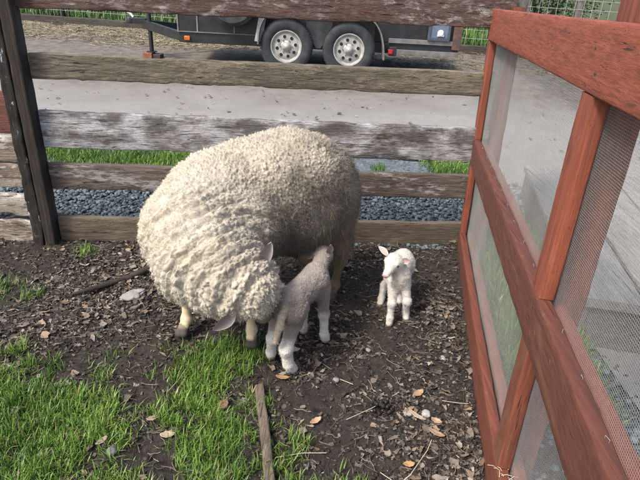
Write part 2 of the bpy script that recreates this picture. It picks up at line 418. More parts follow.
# dry stalks
def stalks(name, N, area, L0, L1, rad, palette, seed, dens=None, zf=soil_z, lift=.01):
    rg = np.random.default_rng(seed); x = rg.uniform(area[0], area[1], N); y = rg.uniform(area[2], area[3], N)
    if dens is not None: k = rg.random(N) < dens(x, y); x, y = x[k], y[k]; N = len(x)
    L = rg.uniform(L0, L1, N); t = np.linspace(-.5, .5, 5); bend = rg.normal(0, .14, N)
    kink = rg.normal(0, .05, (N, 5))
    cx = t[None] * np.ones((N, 1)); cy = bend[:, None] * (t ** 2)[None] * 2 + kink; cz = rg.normal(0, .03, (N, 5))
    rr = rad / L[:, None, None]
    ring = np.array([(0, 1), (.87, -.5), (-.87, -.5)])
    tv = np.stack([np.repeat(cx[:, :, None], 3, 2), cy[:, :, None] + ring[:, 0][None, None] * rr, cz[:, :, None] + ring[:, 1][None, None] * rr], -1).reshape(N, 15, 3)
    tf = [(i * 3 + j, i * 3 + (j + 1) % 3, i * 3 + 3 + (j + 1) % 3, i * 3 + 3 + j) for i in range(4) for j in range(3)]
    Mx = rotz(rg.random(N) * 6.28) @ rotx(rg.normal(0, .4, N)) * L[:, None, None]
    pal = np.array(palette); cols = pal[rg.integers(0, len(pal), N)] * rg.uniform(.7, 1.25, (N, 1))
    return scatter_mesh(name, tv, tf, np.stack([x, y, zf(x, y) + lift], -1), Mx, cols, LITTER)
o = stalks('dry_twigs', 3600, A, .02, .085, .0012, [(.20,.17,.13),(.11,.08,.06),(.30,.26,.19),(.05,.038,.03)], 15, dens=lambda x, y: inyard(x, y))
tag(o, 'thin broken twigs and stems mixed through the litter', 'twigs', kind='stuff')

GRASS = NT('grass_blade'); v = GRASS.coord(); n = GRASS.noise(v, 60, 2)
GRASS = GRASS.done(GRASS.mix(1.0, GRASS.attr(), GRASS.ramp(n, [(.3, .75), (.7, 1.0)]), 'MULTIPLY'), 0.45, Subsurface_Weight=0.0)
def grass(name, x, y, z, L0, L1, seed, hue=((.04,.115,.014),(.20,.34,.05)), width=.0017, dry=.07):
    rg = np.random.default_rng(seed); N = len(x); t = np.array([0, .35, .7, 1.0]); L = L0 + (L1 - L0) * rg.random(N) ** 1.4
    bend = rg.uniform(.15, 1.0, N); wv = width * rg.uniform(.7, 1.9, N)
    h = t[None] * (1 - .35 * bend[:, None] * t[None]); f = bend[:, None] * t[None] ** 1.8 * .75
    wd = np.array([1, .95, .6, 0.06])[None] * wv[:, None] / L[:, None]
    Lf = np.stack([-wd, f, h], -1); Rt = np.stack([wd, f, h], -1)
    tv = np.stack([Lf, Rt], 2).reshape(N, 8, 3)
    tf = [(0, 1, 3, 2), (2, 3, 5, 4), (4, 5, 7, 6)]
    Mx = rotz(rg.random(N) * 6.28) @ rotx(rg.normal(0, .42, N)) * L[:, None, None]
    k = np.clip(rg.random((N, 1)) * .6 + 1.1 * (fbm(np.stack([x, y, 0 * x], 1), 4, 19, 3)[:, None] - .3), 0, 1); cols = np.array(hue[0]) * (1 - k) + np.array(hue[1]) * k
    dr = rg.random(N) < dry; cols[dr] = np.array((.36, .30, .14)) * rg.uniform(.6, 1.1, (dr.sum(), 1))
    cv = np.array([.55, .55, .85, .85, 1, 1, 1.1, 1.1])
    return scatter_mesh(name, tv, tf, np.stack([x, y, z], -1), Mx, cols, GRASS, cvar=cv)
def tufted(N, area, dens, seed, spread=.018, per=9):
    rg = np.random.default_rng(seed); n = N // per; cx = rg.uniform(area[0], area[1], n); cy = rg.uniform(area[2], area[3], n)
    k = rg.random(n) < dens(cx, cy); cx, cy = cx[k], cy[k]
    x = np.repeat(cx, per) + rg.normal(0, spread, len(cx) * per); y = np.repeat(cy, per) + rg.normal(0, spread, len(cx) * per); return x, y
x, y = tufted(560000, (-2.9, .4, .75, 2.9), lambda x, y: grass_density(x, y) * .70 , 21, .014)
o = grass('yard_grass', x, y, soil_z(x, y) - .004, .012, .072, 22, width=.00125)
tag(o, 'patches of fresh green grass in the muddy yard', 'grass', kind='stuff')
x = rg.uniform(-3.6, 1.5, 60000); y = 4.28 + .03 * x + rg.normal(0, .13, len(x)); k = rg.random(len(x)) < np.clip(fbm(np.stack([x, y, 0 * x], -1), 3, 5, 3) * 3.2 - 1.0 - .42 * (x > -.8), 0, 1); x, y = x[k], y[k]
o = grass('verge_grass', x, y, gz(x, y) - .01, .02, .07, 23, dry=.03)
tag(o, 'strip of short bright grass between gravel and road', 'grass', kind='stuff')
x = rg.uniform(.80, 1.34, 42000); y = rg.uniform(1.45, 3.9, 42000); k = (x > .76 + (y - 1.45) * .15) & (x < 1.2 + (y - 1.98) * .19); x, y = x[k], y[k]
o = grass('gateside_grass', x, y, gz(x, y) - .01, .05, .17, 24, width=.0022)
tag(o, 'grass growing outside the red gate along its foot', 'grass', kind='stuff')

# ------------------------------------------------------------------ rail fence
FA = np.radians(5.30); fd = np.array([math.cos(FA), math.sin(FA)]); fn = np.array([-math.sin(FA), math.cos(FA)])
F0 = np.array([-1.53, 2.746])
def fence_P(s0, s1, z0, front=0.0, z1=None):
    def P(u, v, w_):
        s = s0 + (s1 - s0) * u; q = F0 + fd * s + fn * (front + w_); zb = z0 if z1 is None else z0 + (z1 - z0) * u
        return (q[0], q[1], zb + v)
    return P
root = empty('rail_fence', (-0.3, 2.9, 0), 'five rail fence of mismatched weathered boards behind the ewe', 'fence')
W1 = wood('rail_wood_maroon', 'x', (.045,.028,.024), (.12,.07,.055), (.20,.13,.105), paint=(.42,.37,.35), cover=.45, psize=24, paint2=(.13,.06,.048), seed=1, bump=1.2, stretch=.5, soft=.05)
W2 = wood('rail_wood_olive', 'x', (.05,.040,.030), (.15,.125,.095), (.27,.235,.185), paint=(.22,.185,.13), cover=.45, psize=6, moss=(.10,.09,.06), seed=2, bump=1.0)
W3 = wood('rail_wood_whitewashed', 'x', (.05,.036,.03), (.10,.075,.062), (.17,.13,.11), paint=(.52,.51,.52), cover=.72, psize=6, paint2=(.13,.12,.12), seed=3, bump=1.2, stretch=.4, soft=.09)
W4 = wood('rail_wood_brown', 'x', (.05,.034,.026), (.11,.085,.07), (.21,.17,.14), paint=(.33,.30,.28), cover=.25, psize=5, seed=4, bump=.8, stretch=.2)
W5 = wood('rail_wood_damp_brown', 'x', (.045,.03,.021), (.12,.088,.066), (.21,.16,.125), paint=(.17,.125,.09), cover=.35, psize=5, moss=(.09,.085,.05), seed=5, bump=.7)
L = 2.42
for nm, z0, z1, h, mt, lab, fr in (('rail', 1.253, 1.262, .145, W1, 'maroon board flecked with pale flaking paint', .0), ('rail', .922, .915, .128, W2, 'olive brown mossy board', .004),
        ('rail', .562, .54, .2, W3, 'board with worn whitish grey wash', .0), ('rail', .322, .31, .15, W4, 'plain brown board, second from the ground', .006), ('rail', -.005, -.005, .158, W5, 'damp brown board on the ground', .002)):
    o = sweep_plank(nm, fence_P(-.06 if z0 > 1.2 else 0.02, L + (.06 if z0 > .9 else .04), z0, fr, z1), 110, h, .036, mt, root, rough=.004, seed=int(z0 * 100) + 7, chip=.007); o['label'] = lab
WP = wood('post_wood_dark', 'z', (.010,.008,.007), (.022,.018,.015), (.045,.036,.03), paint=(.50,.54,.58), cover=.24, psize=26, seed=6, bump=1.0, stretch=.5)
WPb = wood('post_wood_brown', 'z', (.012,.009,.007), (.030,.022,.017), (.062,.046,.035), seed=7, bump=.9)
def post_P(cx, cy, wd, lean=0.0, z0=-.05, z1=1.62):
    def P(u, v, w_):
        z = z0 + (z1 - z0) * u
        q = np.array([cx, cy]) + fd * (v - wd) + fn * (w_ - .04) + fd * lean * z; return (q[0], q[1], z)
    return P
q = F0 + fd * .012
sweep_plank('post', post_P(q[0], q[1] - .02, .060), 60, .060, .10, WPb, root, rough=.004, seed=31, rad=.008)
# blackened strip of board nailed to the post's left side, flaking
o = sweep_plank('backing_board', post_P(q[0] - .061, q[1] - .026, .058, lean=0), 90, .056, .09, WP, root, rough=.011, seed=35, rad=.006, chip=.0); o['label'] = 'blackened flaking strip on the post'
q = F0 + fd * (L + .03)
WPg = wood('post_wood_grey', 'z', (.08,.07,.06), (.16,.14,.125), (.26,.24,.22), seed=8)
sweep_plank('post', post_P(q[0] + .09, q[1] + .07, .09), 40, .09, .09, WPg, root, rough=.003, seed=33)

# low plank panel on the left of the post
root = empty('plank_panel', (-2.0, 2.66, 0), 'low panel of pale rotting planks left of the dark fence post', 'plank fence')
WL = wood('plank_peeling', 'x', (.07,.05,.04), (.24,.18,.14), (.40,.32,.26), paint=(.66,.61,.55), cover=.55, psize=7, paint2=(.34,.29,.24), seed=9, bump=1.0, stretch=.25)
WLr = wood('plank_red', 'x', (.06,.025,.018), (.15,.055,.04), (.22,.09,.07), seed=10)
for i, (z0, h, e, mt) in enumerate(((-.01, .15, -.15, WL), (.165, .135, -.16, WL), (.335, .14, -.155, WL), (.482, .145, -.16, WL))):
    sweep_plank('plank', fence_P(-1.9, e + .045, z0, -.02), 90, h, .03, mt, root, rough=.006, seed=50 + i, chip=.02, endcut=.012)
o = sweep_plank('plank', fence_P(-1.9, -.13, .635, -.005), 60, .22, .028, WLr, root, rough=.004, seed=58); o['label'] = 'red brown top plank'
sweep_plank('post', lambda u, v, w_: (-3.3 + v, 2.66 + w_, -.05 + u * .95), 20, .09, .09, WPb, root, seed=59)

# ------------------------------------------------------------------ red framed mesh gate
def gate_pt(y, z, off=0.0):
    """off: distance outwards (away from the yard) from the inner face"""
    sl_ = .158 - .017 * z / 1.2
    x = .547 + (y - 1) * sl_; zz = z - .025 * (y - 1)
    return np.array([x + off * .989, y - off * .148, zz])
root = empty('mesh_gate', (.72, 2.0, 0), 'red painted timber gate filled with fine wire mesh', 'gate')
def redwood(name, axis, seed, worn=.25, dark=0.0):
    m = NT(name); Lc = (seed * 2.3, seed, seed * .7)
    g = m.noise(m.coord(axscale(axis, 1.1, 26), loc=Lc), 3.5, 8, .7, .15); b = m.noise(m.coord(axscale(axis, .6, 2), loc=Lc), 3.0, 6, .65)
    c = m.ramp(g, [(.28, (.14 - dark * .08, .034 - dark * .014, .016 - dark*.006)), (.50, (.24 - dark * .13, .060 - dark * .026, .030 - dark*.010)), (.75, (.32 - dark * .17, .098 - dark * .045, .052 - dark * .02))])
    wn = m.noise(m.coord(axscale(axis, .18, 1.6), loc=Lc), 5, 7, .7, .5)
    t = .72 - worn * .3
    c = m.mix(m.ramp(wn, [(t, 0.0), (t + .05, .55)]), c, (.17, .09, .05))
    kn = m.noise(m.coord(axscale(axis, 1.2, 3), loc=Lc), 2.3, 5, .6, 1.5)
    c = m.mix(m.ramp(kn, [(.62, 0.0), (.72, .7)]), c, (.07, .028, .02))
    # rows of small incisions of treated timber
    iv = m.vor(m.coord(axscale(axis, 45, 130), loc=Lc), 1.0); inc = m.ramp(iv, [(.08, .45), (.2, 1.0)])
    c = m.mix(inc, (.08, .024, .016), c)
    ck = m.ramp(m.noise(m.coord(axscale(axis, .8, 45), loc=Lc), 1.8, 4, .6, .3), [(.30, 0.0), (.35, 1.0)])
    c = m.mix(ck, (.05, .018, .012), c)
    gr = m.noise(m.coord(loc=Lc), 30, 8, .8); c = m.mix(m.ramp(gr, [(.60, 0.0), (.70, .6)]), c, (.33, .20, .15))
    st2 = m.noise(m.coord(axscale(axis, .5, 9), loc=Lc), 4, 6, .75, .4); c = m.mix(m.ramp(st2, [(.52, 0.0), (.66, .55)]), c, (.085, .032, .022))
    m.bump(m.math('ADD', m.math('MULTIPLY', g, .7), m.math('ADD', m.math('MULTIPLY', inc, .25), m.math('MULTIPLY', ck, .5))), .9, .006)
    return m.done(c, .68)
RY = redwood('red_paint_rail', 'y', 1); RYd = redwood('red_paint_rail_worn_shaded', 'y', 2, .5, 1.0); RYb = redwood('red_paint_bottom', 'y', 4, .2, .75)  # middle rail: extra wear, and its shade put into a darker red
RZ = redwood('red_paint_post', 'z', 3, .3, .2); RZd = redwood('red_paint_post_worn', 'z', 5, .55, .6)
ROy = redwood('red_paint_outer_rail', 'y', 6, .1, .2); ROz = redwood('red_paint_outer_post', 'z', 7, .2, .5)
YN, YF = .30, 3.03
def rail_P(y0, y1, z0, off): return lambda u, v, w_: gate_pt(y1 + (y0 - y1) * u, z0 + v, off + w_)
def gpost_P(yc0, z0, z1, off, lean=0.0): return lambda u, v, w_: gate_pt(yc0 + v + lean * u, z0 + (z1 - z0) * u, off + w_)
sweep_plank('top_rail', rail_P(YN, YF, 1.255, 0), 90, .150, .038, RY, root, rough=.0025, seed=61)
sweep_plank('middle_rail', rail_P(YN, YF, .585, 0), 90, .148, .038, RYd, root, rough=.003, seed=62, chip=.004)
sweep_plank('bottom_rail', rail_P(YN, YF, .005, 0), 90, .145, .038, RYb, root, rough=.003, seed=63)
sweep_plank('end_post', gpost_P(2.94, .735, 1.253, .004), 30, .085, .036, RZ, root, rough=.002, seed=64)
sweep_plank('end_post', gpost_P(2.94, .152, .583, .004), 30, .085, .036, RZ, root, rough=.002, seed=65)
sweep_plank('centre_post', gpost_P(1.185, .736, 1.253, .003), 40, .089, .04, redwood('red_paint_centre_post', 'z', 11, .32, 0.0), root, rough=.002, seed=66)
o = sweep_plank('centre_post', gpost_P(1.15, .152, .583, .003, lean=.012), 40, .089, .04, RZd, root, rough=.002, seed=67); o['label'] = 'bare worn lower centre post'
# outer frame, behind the wire
OF = .052
sweep_plank('outer_rail', rail_P(YN, YF, 1.25, OF), 60, .14, .038, ROy, root, seed=71)
sweep_plank('outer_rail', rail_P(YN, YF, .585, OF), 60, .12, .038, ROy, root, seed=72)
sweep_plank('outer_rail', rail_P(YN, YF, .005, OF), 60, .14, .038, ROy, root, seed=73)
sweep_plank('outer_post', gpost_P(1.24, -.03, 1.9, OF), 50, .09, .09, ROz, root, seed=74)
sweep_plank('outer_post', gpost_P(2.92, -.03, 1.42, OF + .041), 50, .09, .06, ROz, root, seed=75)
sweep_plank('outer_post', gpost_P(.30, -.03, 1.9, OF + .041), 50, .09, .09, ROz, root, seed=76)
SCR = simple('rusty_steel', (.10, .06, .045), .6, .5, .3, 60)
for y, z in ((1.20, 1.30), (1.24, 1.35), (2.97, 1.30), (2.95, 1.36), (1.17, .62), (1.20, .70), (2.97, .63), (2.96, .70), (1.15, .06), (1.18, .12), (2.96, .07)):
    p = gate_pt(y, z, -.0005); MB().lathe([(.0001, -.0015), (.0038, -.001), (.0044, .001), (.0038, .004)], p, 'x', 12).build('screw', SCR, root)
STP = simple('staple_steel', (.45, .44, .42), .4, .6, .2, 60)
for i, y in enumerate(np.arange(.7, 2.9, .17)):
    a_ = gate_pt(y, .7335, .028); b_ = gate_pt(y + .011, .7335, .028 + .004 * (i % 3 - 1)); MB().tube([a_ + np.array((0, 0, -.004)), a_ + np.array((0, 0, .0035)), b_ + np.array((0, 0, .0035)), b_ + np.array((0, 0, -.004))], .0007, 5).build('staple', STP, root)
# the wire: 6.4 mm hardware cloth
WIRE = simple('galvanised_wire', (.36, .35, .33), .6, .0, .15, 60)
def wire_lines():
    V = []; Q = []; T = []; r = .00031
    sp = .0064; z0, z1, y0, y1 = .05, 1.36, .32, 3.0
    def off(y, z): return .045 + .004 * (math.sin(y * 5.1) * math.sin(z * 4.3) + .4 * math.sin(y * 17 + z * 9))
    def strand(pts):
        n = len(V); pts = np.array(pts); d = pts[-1] - pts[0]; d /= np.linalg.norm(d); a = np.cross(d, (1, 0, 0)); a /= np.linalg.norm(a); b = np.cross(d, a)
        ring = [a * r, (-.5 * a + .87 * b) * r, (-.5 * a - .87 * b) * r]
        for p in pts:
            for q_ in ring: V.append(p + q_)
        for i in range(len(pts) - 1):
            for j in range(3): Q.append((n + i*3 + j, n + i*3 + (j+1) % 3, n + i*3 + 3 + (j+1) % 3, n + i*3 + 3 + j))
    for y in np.arange(y0, y1, sp):
        strand([gate_pt(y, z, off(y, z)) for z in np.linspace(z0, z1, 14)])
    for z in np.arange(z0, z1, sp):
        strand([gate_pt(y, z, off(y, z) + .0008) for y in np.linspace(y0, y1, 26)])
    return np.array(V), [np.array(Q)]
V, F = wire_lines(); o = np_mesh('wire_mesh', V, F, WIRE, root)
# clouded plastic film behind the wire in the far bays
def film_mat(name, k):
    m = NT(name); v = m.coord((1, 1, .25)); n = m.noise(v, 9, 5, .6, .6); n2 = m.noise(m.coord((1, 1, .12)), 38, 3, .5)
    tr = m.n('ShaderNodeBsdfTransparent'); tl = m.n('ShaderNodeBsdfTranslucent'); tl.inputs[0].default_value = (.85, .86, .85, 1)
    m.done((.80, .81, .80), .35); ms = m.n('ShaderNodeMixShader'); ms.inputs[0].default_value = .45; m.l(m.b.outputs[0], ms.inputs[1]); m.l(tl.outputs[0], ms.inputs[2])
    ms2 = m.n('ShaderNodeMixShader'); m.l(m.ramp(m.math('ADD', m.math('MULTIPLY', n, .6), m.math('MULTIPLY', n2, .4)), [(.38, .02 * k), (.56, .08 * k), (.68, .40 * k)]), ms2.inputs[0]); m.l(tr.outputs[0], ms2.inputs[1]); m.l(ms.outputs[0], ms2.inputs[2]); m.l(ms2.outputs[0], m.out.inputs[0])
    return m.m
FILM = film_mat('plastic_film', 1.0); FILM2 = film_mat('plastic_film_thin', .35)
def film(y0, y1, z0, z1, FILM=FILM):
    ny, nz = 90, 16; V = []
    for i in range(ny):
        for j in range(nz):
            y = y0 + (y1 - y0) * i / (ny - 1); z = z0 + (z1 - z0) * j / (nz - 1)
            V.append(gate_pt(y, z, .053 - .006 * abs(math.sin(y * 19 + .5 * math.sin(z * 6) + 1.2 * math.sin(y * 7)))))
    idx = np.arange(ny * nz).reshape(ny, nz); F = np.stack([idx[:-1, :-1], idx[:-1, 1:], idx[1:, 1:], idx[1:, :-1]], -1).reshape(-1, 4)
    return np_mesh('plastic_film', V, [F], FILM, root, smooth_sh=True)
film(1.28, 2.93, .74, 1.27); film(1.28, 2.93, .13, .60, FILM2)

# ------------------------------------------------------------------ grey timber platform outside the gate
GREY = wood('platform_grey', 'y', (.15,.145,.135), (.25,.245,.23), (.34,.33,.31), seed=12, bump=.6)
GREYS = wood('platform_side', 'y', (.10,.09,.08), (.17,.155,.14), (.25,.23,.21), seed=13)
root = empty('timber_platform', (1.9, 2.6, 0), 'low grey timber platform seen through the gate wire', 'platform')
PO = np.array((1.14, 1.98)); PD = np.array((.193, .981)); PN = np.array((.981, -.193)); PZ = .27
def plat(a_, b_, z): q_ = PO + PN * a_ + PD * b_; return (q_[0], q_[1], z)
for i, (a_, wd__) in enumerate(((0, .27), (.292, .30), (.605, .29), (.91, .30))):
    sweep_plank('deck_board', lambda u, v, w_, a_=a_: plat(a_ + v, u * 1.92, PZ - .045 + w_), 40, wd__, .045, GREY, root, rough=.002, seed=80 + i)
for a_ in (.012, 1.15):
    sweep_plank('side_board', lambda u, v, w_, a_=a_: plat(a_ + w_, .02 + u * 1.88, -.04 + v), 30, .262, .045, GREYS, root, rough=.003, seed=86)
sweep_plank('end_board', lambda u, v, w_: plat(.06 + u * 1.085, .03 + w_, -.02 + v), 20, .24, .04, GREYS, root, rough=.003, seed=88)

# ------------------------------------------------------------------ trailer
BLK = simple('trailer_black_paint', (.019, .020, .023), .42, .0, .45, 9, .2)
GRYM = simple('trailer_dusty_grey', (.16, .155, .15), .6, .0, .4, 8, .2)
m = NT('trailer_rusty_edge'); v = m.coord(); n = m.noise(v, 12, 8, .7); RUST = m.done(m.ramp(n, [(.35, (.05, .045, .045)), (.55, (.13, .07, .05)), (.7, (.22, .12, .08))]), .8)
RUB = simple('tyre_rubber', (.030, .033, .037), .85, .0, .6, 9, .4)
RIM = simple('rim_silver', (.40, .395, .37), .5, .25, .35, 14, .05)
HOLE = simple('rim_hole_dark', (.012, .012, .012), .9)
AMB = simple('amber_lens', (.50, .12, .02), .3); REDL = simple('red_lens', (.38, .02, .025), .25)
BLUE = simple('tarp_blue_grey', (.12, .15, .21), .5, 0, .25, 14); WHT = simple('white_plastic', (.8, .8, .78), .4)
root = empty('utility_trailer', (-.4, 8.45, .24), 'black tandem axle utility trailer parked across the road', 'trailer')
YS = 7.84; YB = 9.06; ZG = .25
fr = MB()
for yy_ in (YS, YB): fr.box((-2.12, yy_, .56), (1.78, yy_ + .07, .70))
for xx in (-2.10, -1.4, -.7, 0, .7, 1.3): fr.box((xx, YS + .07, .60), (xx + .05, YB, .68))
fr.each('frame_bar', BLK, root, .004)
pn = MB().box((-2.12, YS - .012, .705), (-.86, YS + .03, 1.02)).box((-2.12, YB + .04, .705), (1.78, YB + .08, 1.10)).box((-2.12, YS + .03, .705), (-2.08, YB + .04, 1.02)).box((-.86, YS + .02, .705), (1.78, YS + .05, 1.10)); pn.each('side_panel', BLK, root, .003)
rb = MB()
for xx in (-2.13, -1.86, -1.35): rb.box((xx, YS - .022, .70), (xx + .018, YS - .013, 1.0))
rb.box((-2.12, YS - .02, .700), (-.86, YS - .013, .712)); rb.each('panel_rib', GRYM, root)
MB().box((-2.08, YS + .05, .70), (1.76, YB + .04, .73)).build('deck', RUST, root)
MB().box((.80, YS - .02, .70), (1.74, YS + .015, .76)).box((.80, YS - .03, .555), (1.78, YS - .002, .62)).each('side_rail', GRYM, root, .004)
MB().box((1.33, YS - .03, .762), (1.62, YS + .0, 1.08)).build('tailgate_panel', BLUE, root, .004)
MB().box((1.325, YS - .045, .762), (1.36, YS - .032, 1.08)).box((1.60, YS - .045, .762), (1.63, YS - .032, 1.08)).box((1.36, YS - .045, .762), (1.60, YS - .032, .80)).each('tailgate_frame', simple('dark_blue_frame', (.06,.075,.10), .5), root)
MB().box((1.68, YS - .03, .65), (1.80, YS + .04, 1.12)).build('corner_post', RUST, root, .004)
w_ = MB(); w_.lathe([(0.001, -.03), (.03, -.025), (.045, 0), (.03, .02)], (1.50, YS - .035, .86), 'y', 12); w_.box((1.455, YS - .05, .82), (1.545, YS - .032, .845)); w_.build('latch', WHT, root)
# tongue
tg = MB(); tg.bar((-2.80, 8.45, .72), (-2.10, YS + .08, .63), .06, .12); tg.bar((-2.80, 8.49, .72), (-2.10, YB - .02, .63), .06, .12); tg.each('tongue', BLK, root, .004)
cp = MB(); cp.box((-3.02, 8.42, .72), (-2.76, 8.52, .80)); cp.lathe([(.001, .0), (.06, .0), (.065, .05), (.05, .09), (.001, .10)], (-3.0, 8.47, .72), 'z', 16); cp.build('coupler', BLK, root, .004)
MB().tube([(-2.94, 8.43, .81), (-2.98, 8.43, .86), (-3.02, 8.43, .875)], .016).build('coupler_lever', WHT, root)
jk = MB(); jk.tube([(-2.69, 8.38, .345), (-2.69, 8.38, 1.0)], .032, 12); jk.lathe([(.001, 0), (.08, 0), (.08, .012), (.001, .012)], (-2.69, 8.38, .338), 'z', 16); jk.build('jack', BLK, root)
MB().tube([(-2.69, 8.38, 1.0), (-2.69, 8.30, 1.03), (-2.69, 8.24, 1.03), (-2.69, 8.22, 1.10)], .009).build('jack_crank', GRYM, jkp := root)
# fender
fo = []
prof = [(-.99, .62), (-.97, .82), (-.88, .98), (-.70, 1.03), (.36, 1.03), (.55, .99), (.66, .86), (.72, .68), (.74, .50)]
def arc_pts(pf, n=6):
    out = []
    P_ = [Vector((a, 0, b)) for a, b in pf]
    for i in range(len(P_) - 1):
        p0, p1, p2, p3 = P_[max(i-1,0)], P_[i], P_[i+1], P_[min(i+2,len(P_)-1)]
        for k in range(n):
            t = k / n; out.append(.5 * ((2*p1) + (-p0+p2)*t + (2*p0-5*p1+4*p2-p3)*t*t + (-p0+3*p1-3*p2+p3)*t**3))
    out.append(P_[-1]); return out
def fender(yo, yi, name='fender'):
    ap = arc_pts(prof); f_ = MB()
    outer = [(p.x, p.z) for p in ap]; c0 = Vector((-.15, 0, .5))
    inner = [((p - (p - c0).normalized() * .018).x, (p - (p - c0).normalized() * .018).z) for p in ap]
    for i in range(len(ap) - 1): f_.prism([outer[i], outer[i+1], inner[i+1], inner[i]], yo, yi)
    return f_.build(name, GRYM, root)
fender(7.56, 7.83); fender(9.14, 9.40)
MB().prism([(-.20, .58), (-.14, .58), (.0, .80), (.02, .97), (-.36, .97), (-.34, .80)], YS - .035, YS - .015).build('wheel_well_plate', GRYM, root)
MB().box((-.80, YS - .008, .70), (.60, YS - .002, 1.0)).build('inner_panel', simple('inner_panel_grey', (.12,.11,.10), .7), root)
sp_ = MB().bar((-.99, 7.66, .64), (-.93, 7.72, .98), .10, .012, up=(0,1,0)); sp_.build('fender_brace', simple('brace_pale', (.33,.31,.29), .7), root)
# wheels
def wheel(x, y, flip=1):
    g = empty('wheel', (0, 0, 0)); g.parent = root; g.location = Vector((x, y, .60)) - root.location
    c = (x, y, .60); f_ = -1 * flip
    ty = MB().lathe([(.205, .02*f_), (.215, .085*f_), (.235, .102*f_), (.29, .112*f_), (.325, .104*f_), (.348, .085*f_), (.356, .04*f_), (.356, -.04*f_), (.348, -.085*f_), (.30, -.11*f_), (.215, -.09*f_), (.205, -.02*f_)], c, 'y', 56)
    tr_ = ty
    for k in range(56):
        t = 2 * math.pi * k / 56
        for s_ in (-1, 1):
            M_ = Matrix.Translation(c) @ Matrix.Rotation(-t, 4, 'Y')
            tr_.box((.350, .018 * s_ - .012 + s_ * .035, -.013), (.361, .018 * s_ + .012 + s_ * .035, .013), M_)
    ty.build('tyre', RUB, g)
    rm = MB().lathe([(.214, .082*f_), (.212, .092*f_), (.200, .092*f_), (.192, .075*f_), (.182, .055*f_), (.172, .05*f_), (.160, .060*f_), (.10, .066*f_), (.078, .060*f_), (.060, .072*f_), (.058, .072*f_)], c, 'y', 56)
    rm.build('rim', RIM, g)
    MB().lathe([(.062, .060*f_), (.058, .085*f_), (.045, .105*f_), (.03, .118*f_), (.001, .122*f_)], c, 'y', 24).build('hub_cap', RIM, g)
    hl = MB()
    for k in range(8):
        t = 2 * math.pi * k / 8 + .2; cc = (x + .128 * math.cos(t), y + f_ * .0665, .60 + .128 * math.sin(t))
        hl.lathe([(.001, 0), (.021, 0), (.022, .003*f_), (.001, .0032*f_)], cc, 'y', 14)
    hl.each('vent_hole', HOLE, g)
    ln = MB()
    for k in range(6):
        t = 2 * math.pi * k / 6; cc = (x + .082 * math.cos(t), y + f_ * .061, .60 + .082 * math.sin(t))
        ln.lathe([(.010, 0), (.010, .016*f_), (.001, .018*f_)], cc, 'y', 6)
    ln.each('lug_nut', GRYM, g); return g
wheel(-.602, 7.71); wheel(.252, 7.71); wheel(-.602, 9.24, -1); wheel(.252, 9.24, -1)
ax = MB()
for xx in (-.602, .252): ax.tube([(xx, 7.8, .60), (xx, 9.15, .60)], .035, 10)
ax.each('axle', BLK, root)
spt = MB().lathe([(.18, -.10), (.30, -.115), (.345, -.08), (.352, 0), (.345, .08), (.30, .115), (.18, .10), (.18, -.10)], (-1.33, YS - .15, 1.165), 'y', 40)
spt.build('spare_tyre', RUB, root)
MB().box((-2.04, YS - .028, .59), (-1.96, YS - .005, .65)).build('marker_light', AMB, root, .008)
tl_ = MB().box((.80, 7.60, .555), (.90, 7.72, .665)); tl_.build('tail_light_housing', BLK, root, .004)
MB().box((.785, 7.588, .575), (.85, 7.598, .64)).box((.80, 7.575, .585),(.84,7.587,.63)).build('tail_light', REDL, root, .004)
MB().bar((.74, 7.75, .60), (.86, 7.80, .60), .03, .04).build('light_bracket', BLK, root)
# jack block
t = empty('brick_block', (-2.69, 8.38, .26), 'worn red brick block under the trailer jack', 'brick')
BR = simple('brick_red', (.23, .085, .06), .9, 0, .4, 25, .5)
MB().box((-2.80, 8.26, .235), (-2.66, 8.46, .335)).build('brick', BR, t, .006)
MB().box((-2.655, 8.28, .235), (-2.54, 8.47, .315)).build('wood_block', simple('dark_block', (.05,.04,.035), .9), t, .006)

# ------------------------------------------------------------------ beyond the road
LOGM = wood('edging_timber', 'x', (.025,.02,.017), (.055,.045,.037), (.10,.085,.07), seed=14)
t = empty('edging_timber', (0, 10.6, .35), 'long dark landscape timber edging the far side of the road', 'timber')
def lp(u, v, w_):
    x = -9 + 19 * u; y = 11.05 - .11 * (x + 4); return (x, y + w_, gz(x, y) - .02 + v)
sweep_plank('beam', lp, 80, .16, .14, LOGM, t, rough=.01, seed=90)
o = stalks('straw', 15000, (-8, -1.2, 8.7, 11.3), .05, .2, .004, [(.34,.29,.19),(.26,.22,.14),(.42,.37,.26),(.15,.12,.08)], 33, dens=lambda x, y: np.clip(fbm(np.stack([x, y, 0*x], -1), 1.3, 9, 3) * 2.4 - .55, 0, 1) * smooth(y, 8.9, 9.9), zf=lambda x, y: gz(x, y), lift=.02)
tag(o, 'pale straw scattered along the far road edge', 'straw', kind='stuff')
o = stalks('verge_debris', 5000, (.6, 8, 8.6, 10.6), .04, .16, .004, [(.25,.2,.12),(.12,.09,.06),(.35,.3,.2)], 34, dens=lambda x, y: .5 + 0 * x, zf=lambda x, y: gz(x, y), lift=.02)
tag(o, 'dry stems and leaf bits on the road edge behind the trailer', 'dry debris', kind='stuff')
x = rg.uniform(-9.5, 9.5, 60000); y = 11.35 - .11 * (x + 4) + rg.random(60000) ** 1.3 * 5
o = grass('bank_grass', x, y, gz(x, y) - .04, .08, .42, 35, width=.007, hue=((.035,.10,.015),(.11,.22,.035)), dry=.1)
tag(o, 'tall green grass on the bank behind the wire fence', 'grass', kind='stuff')
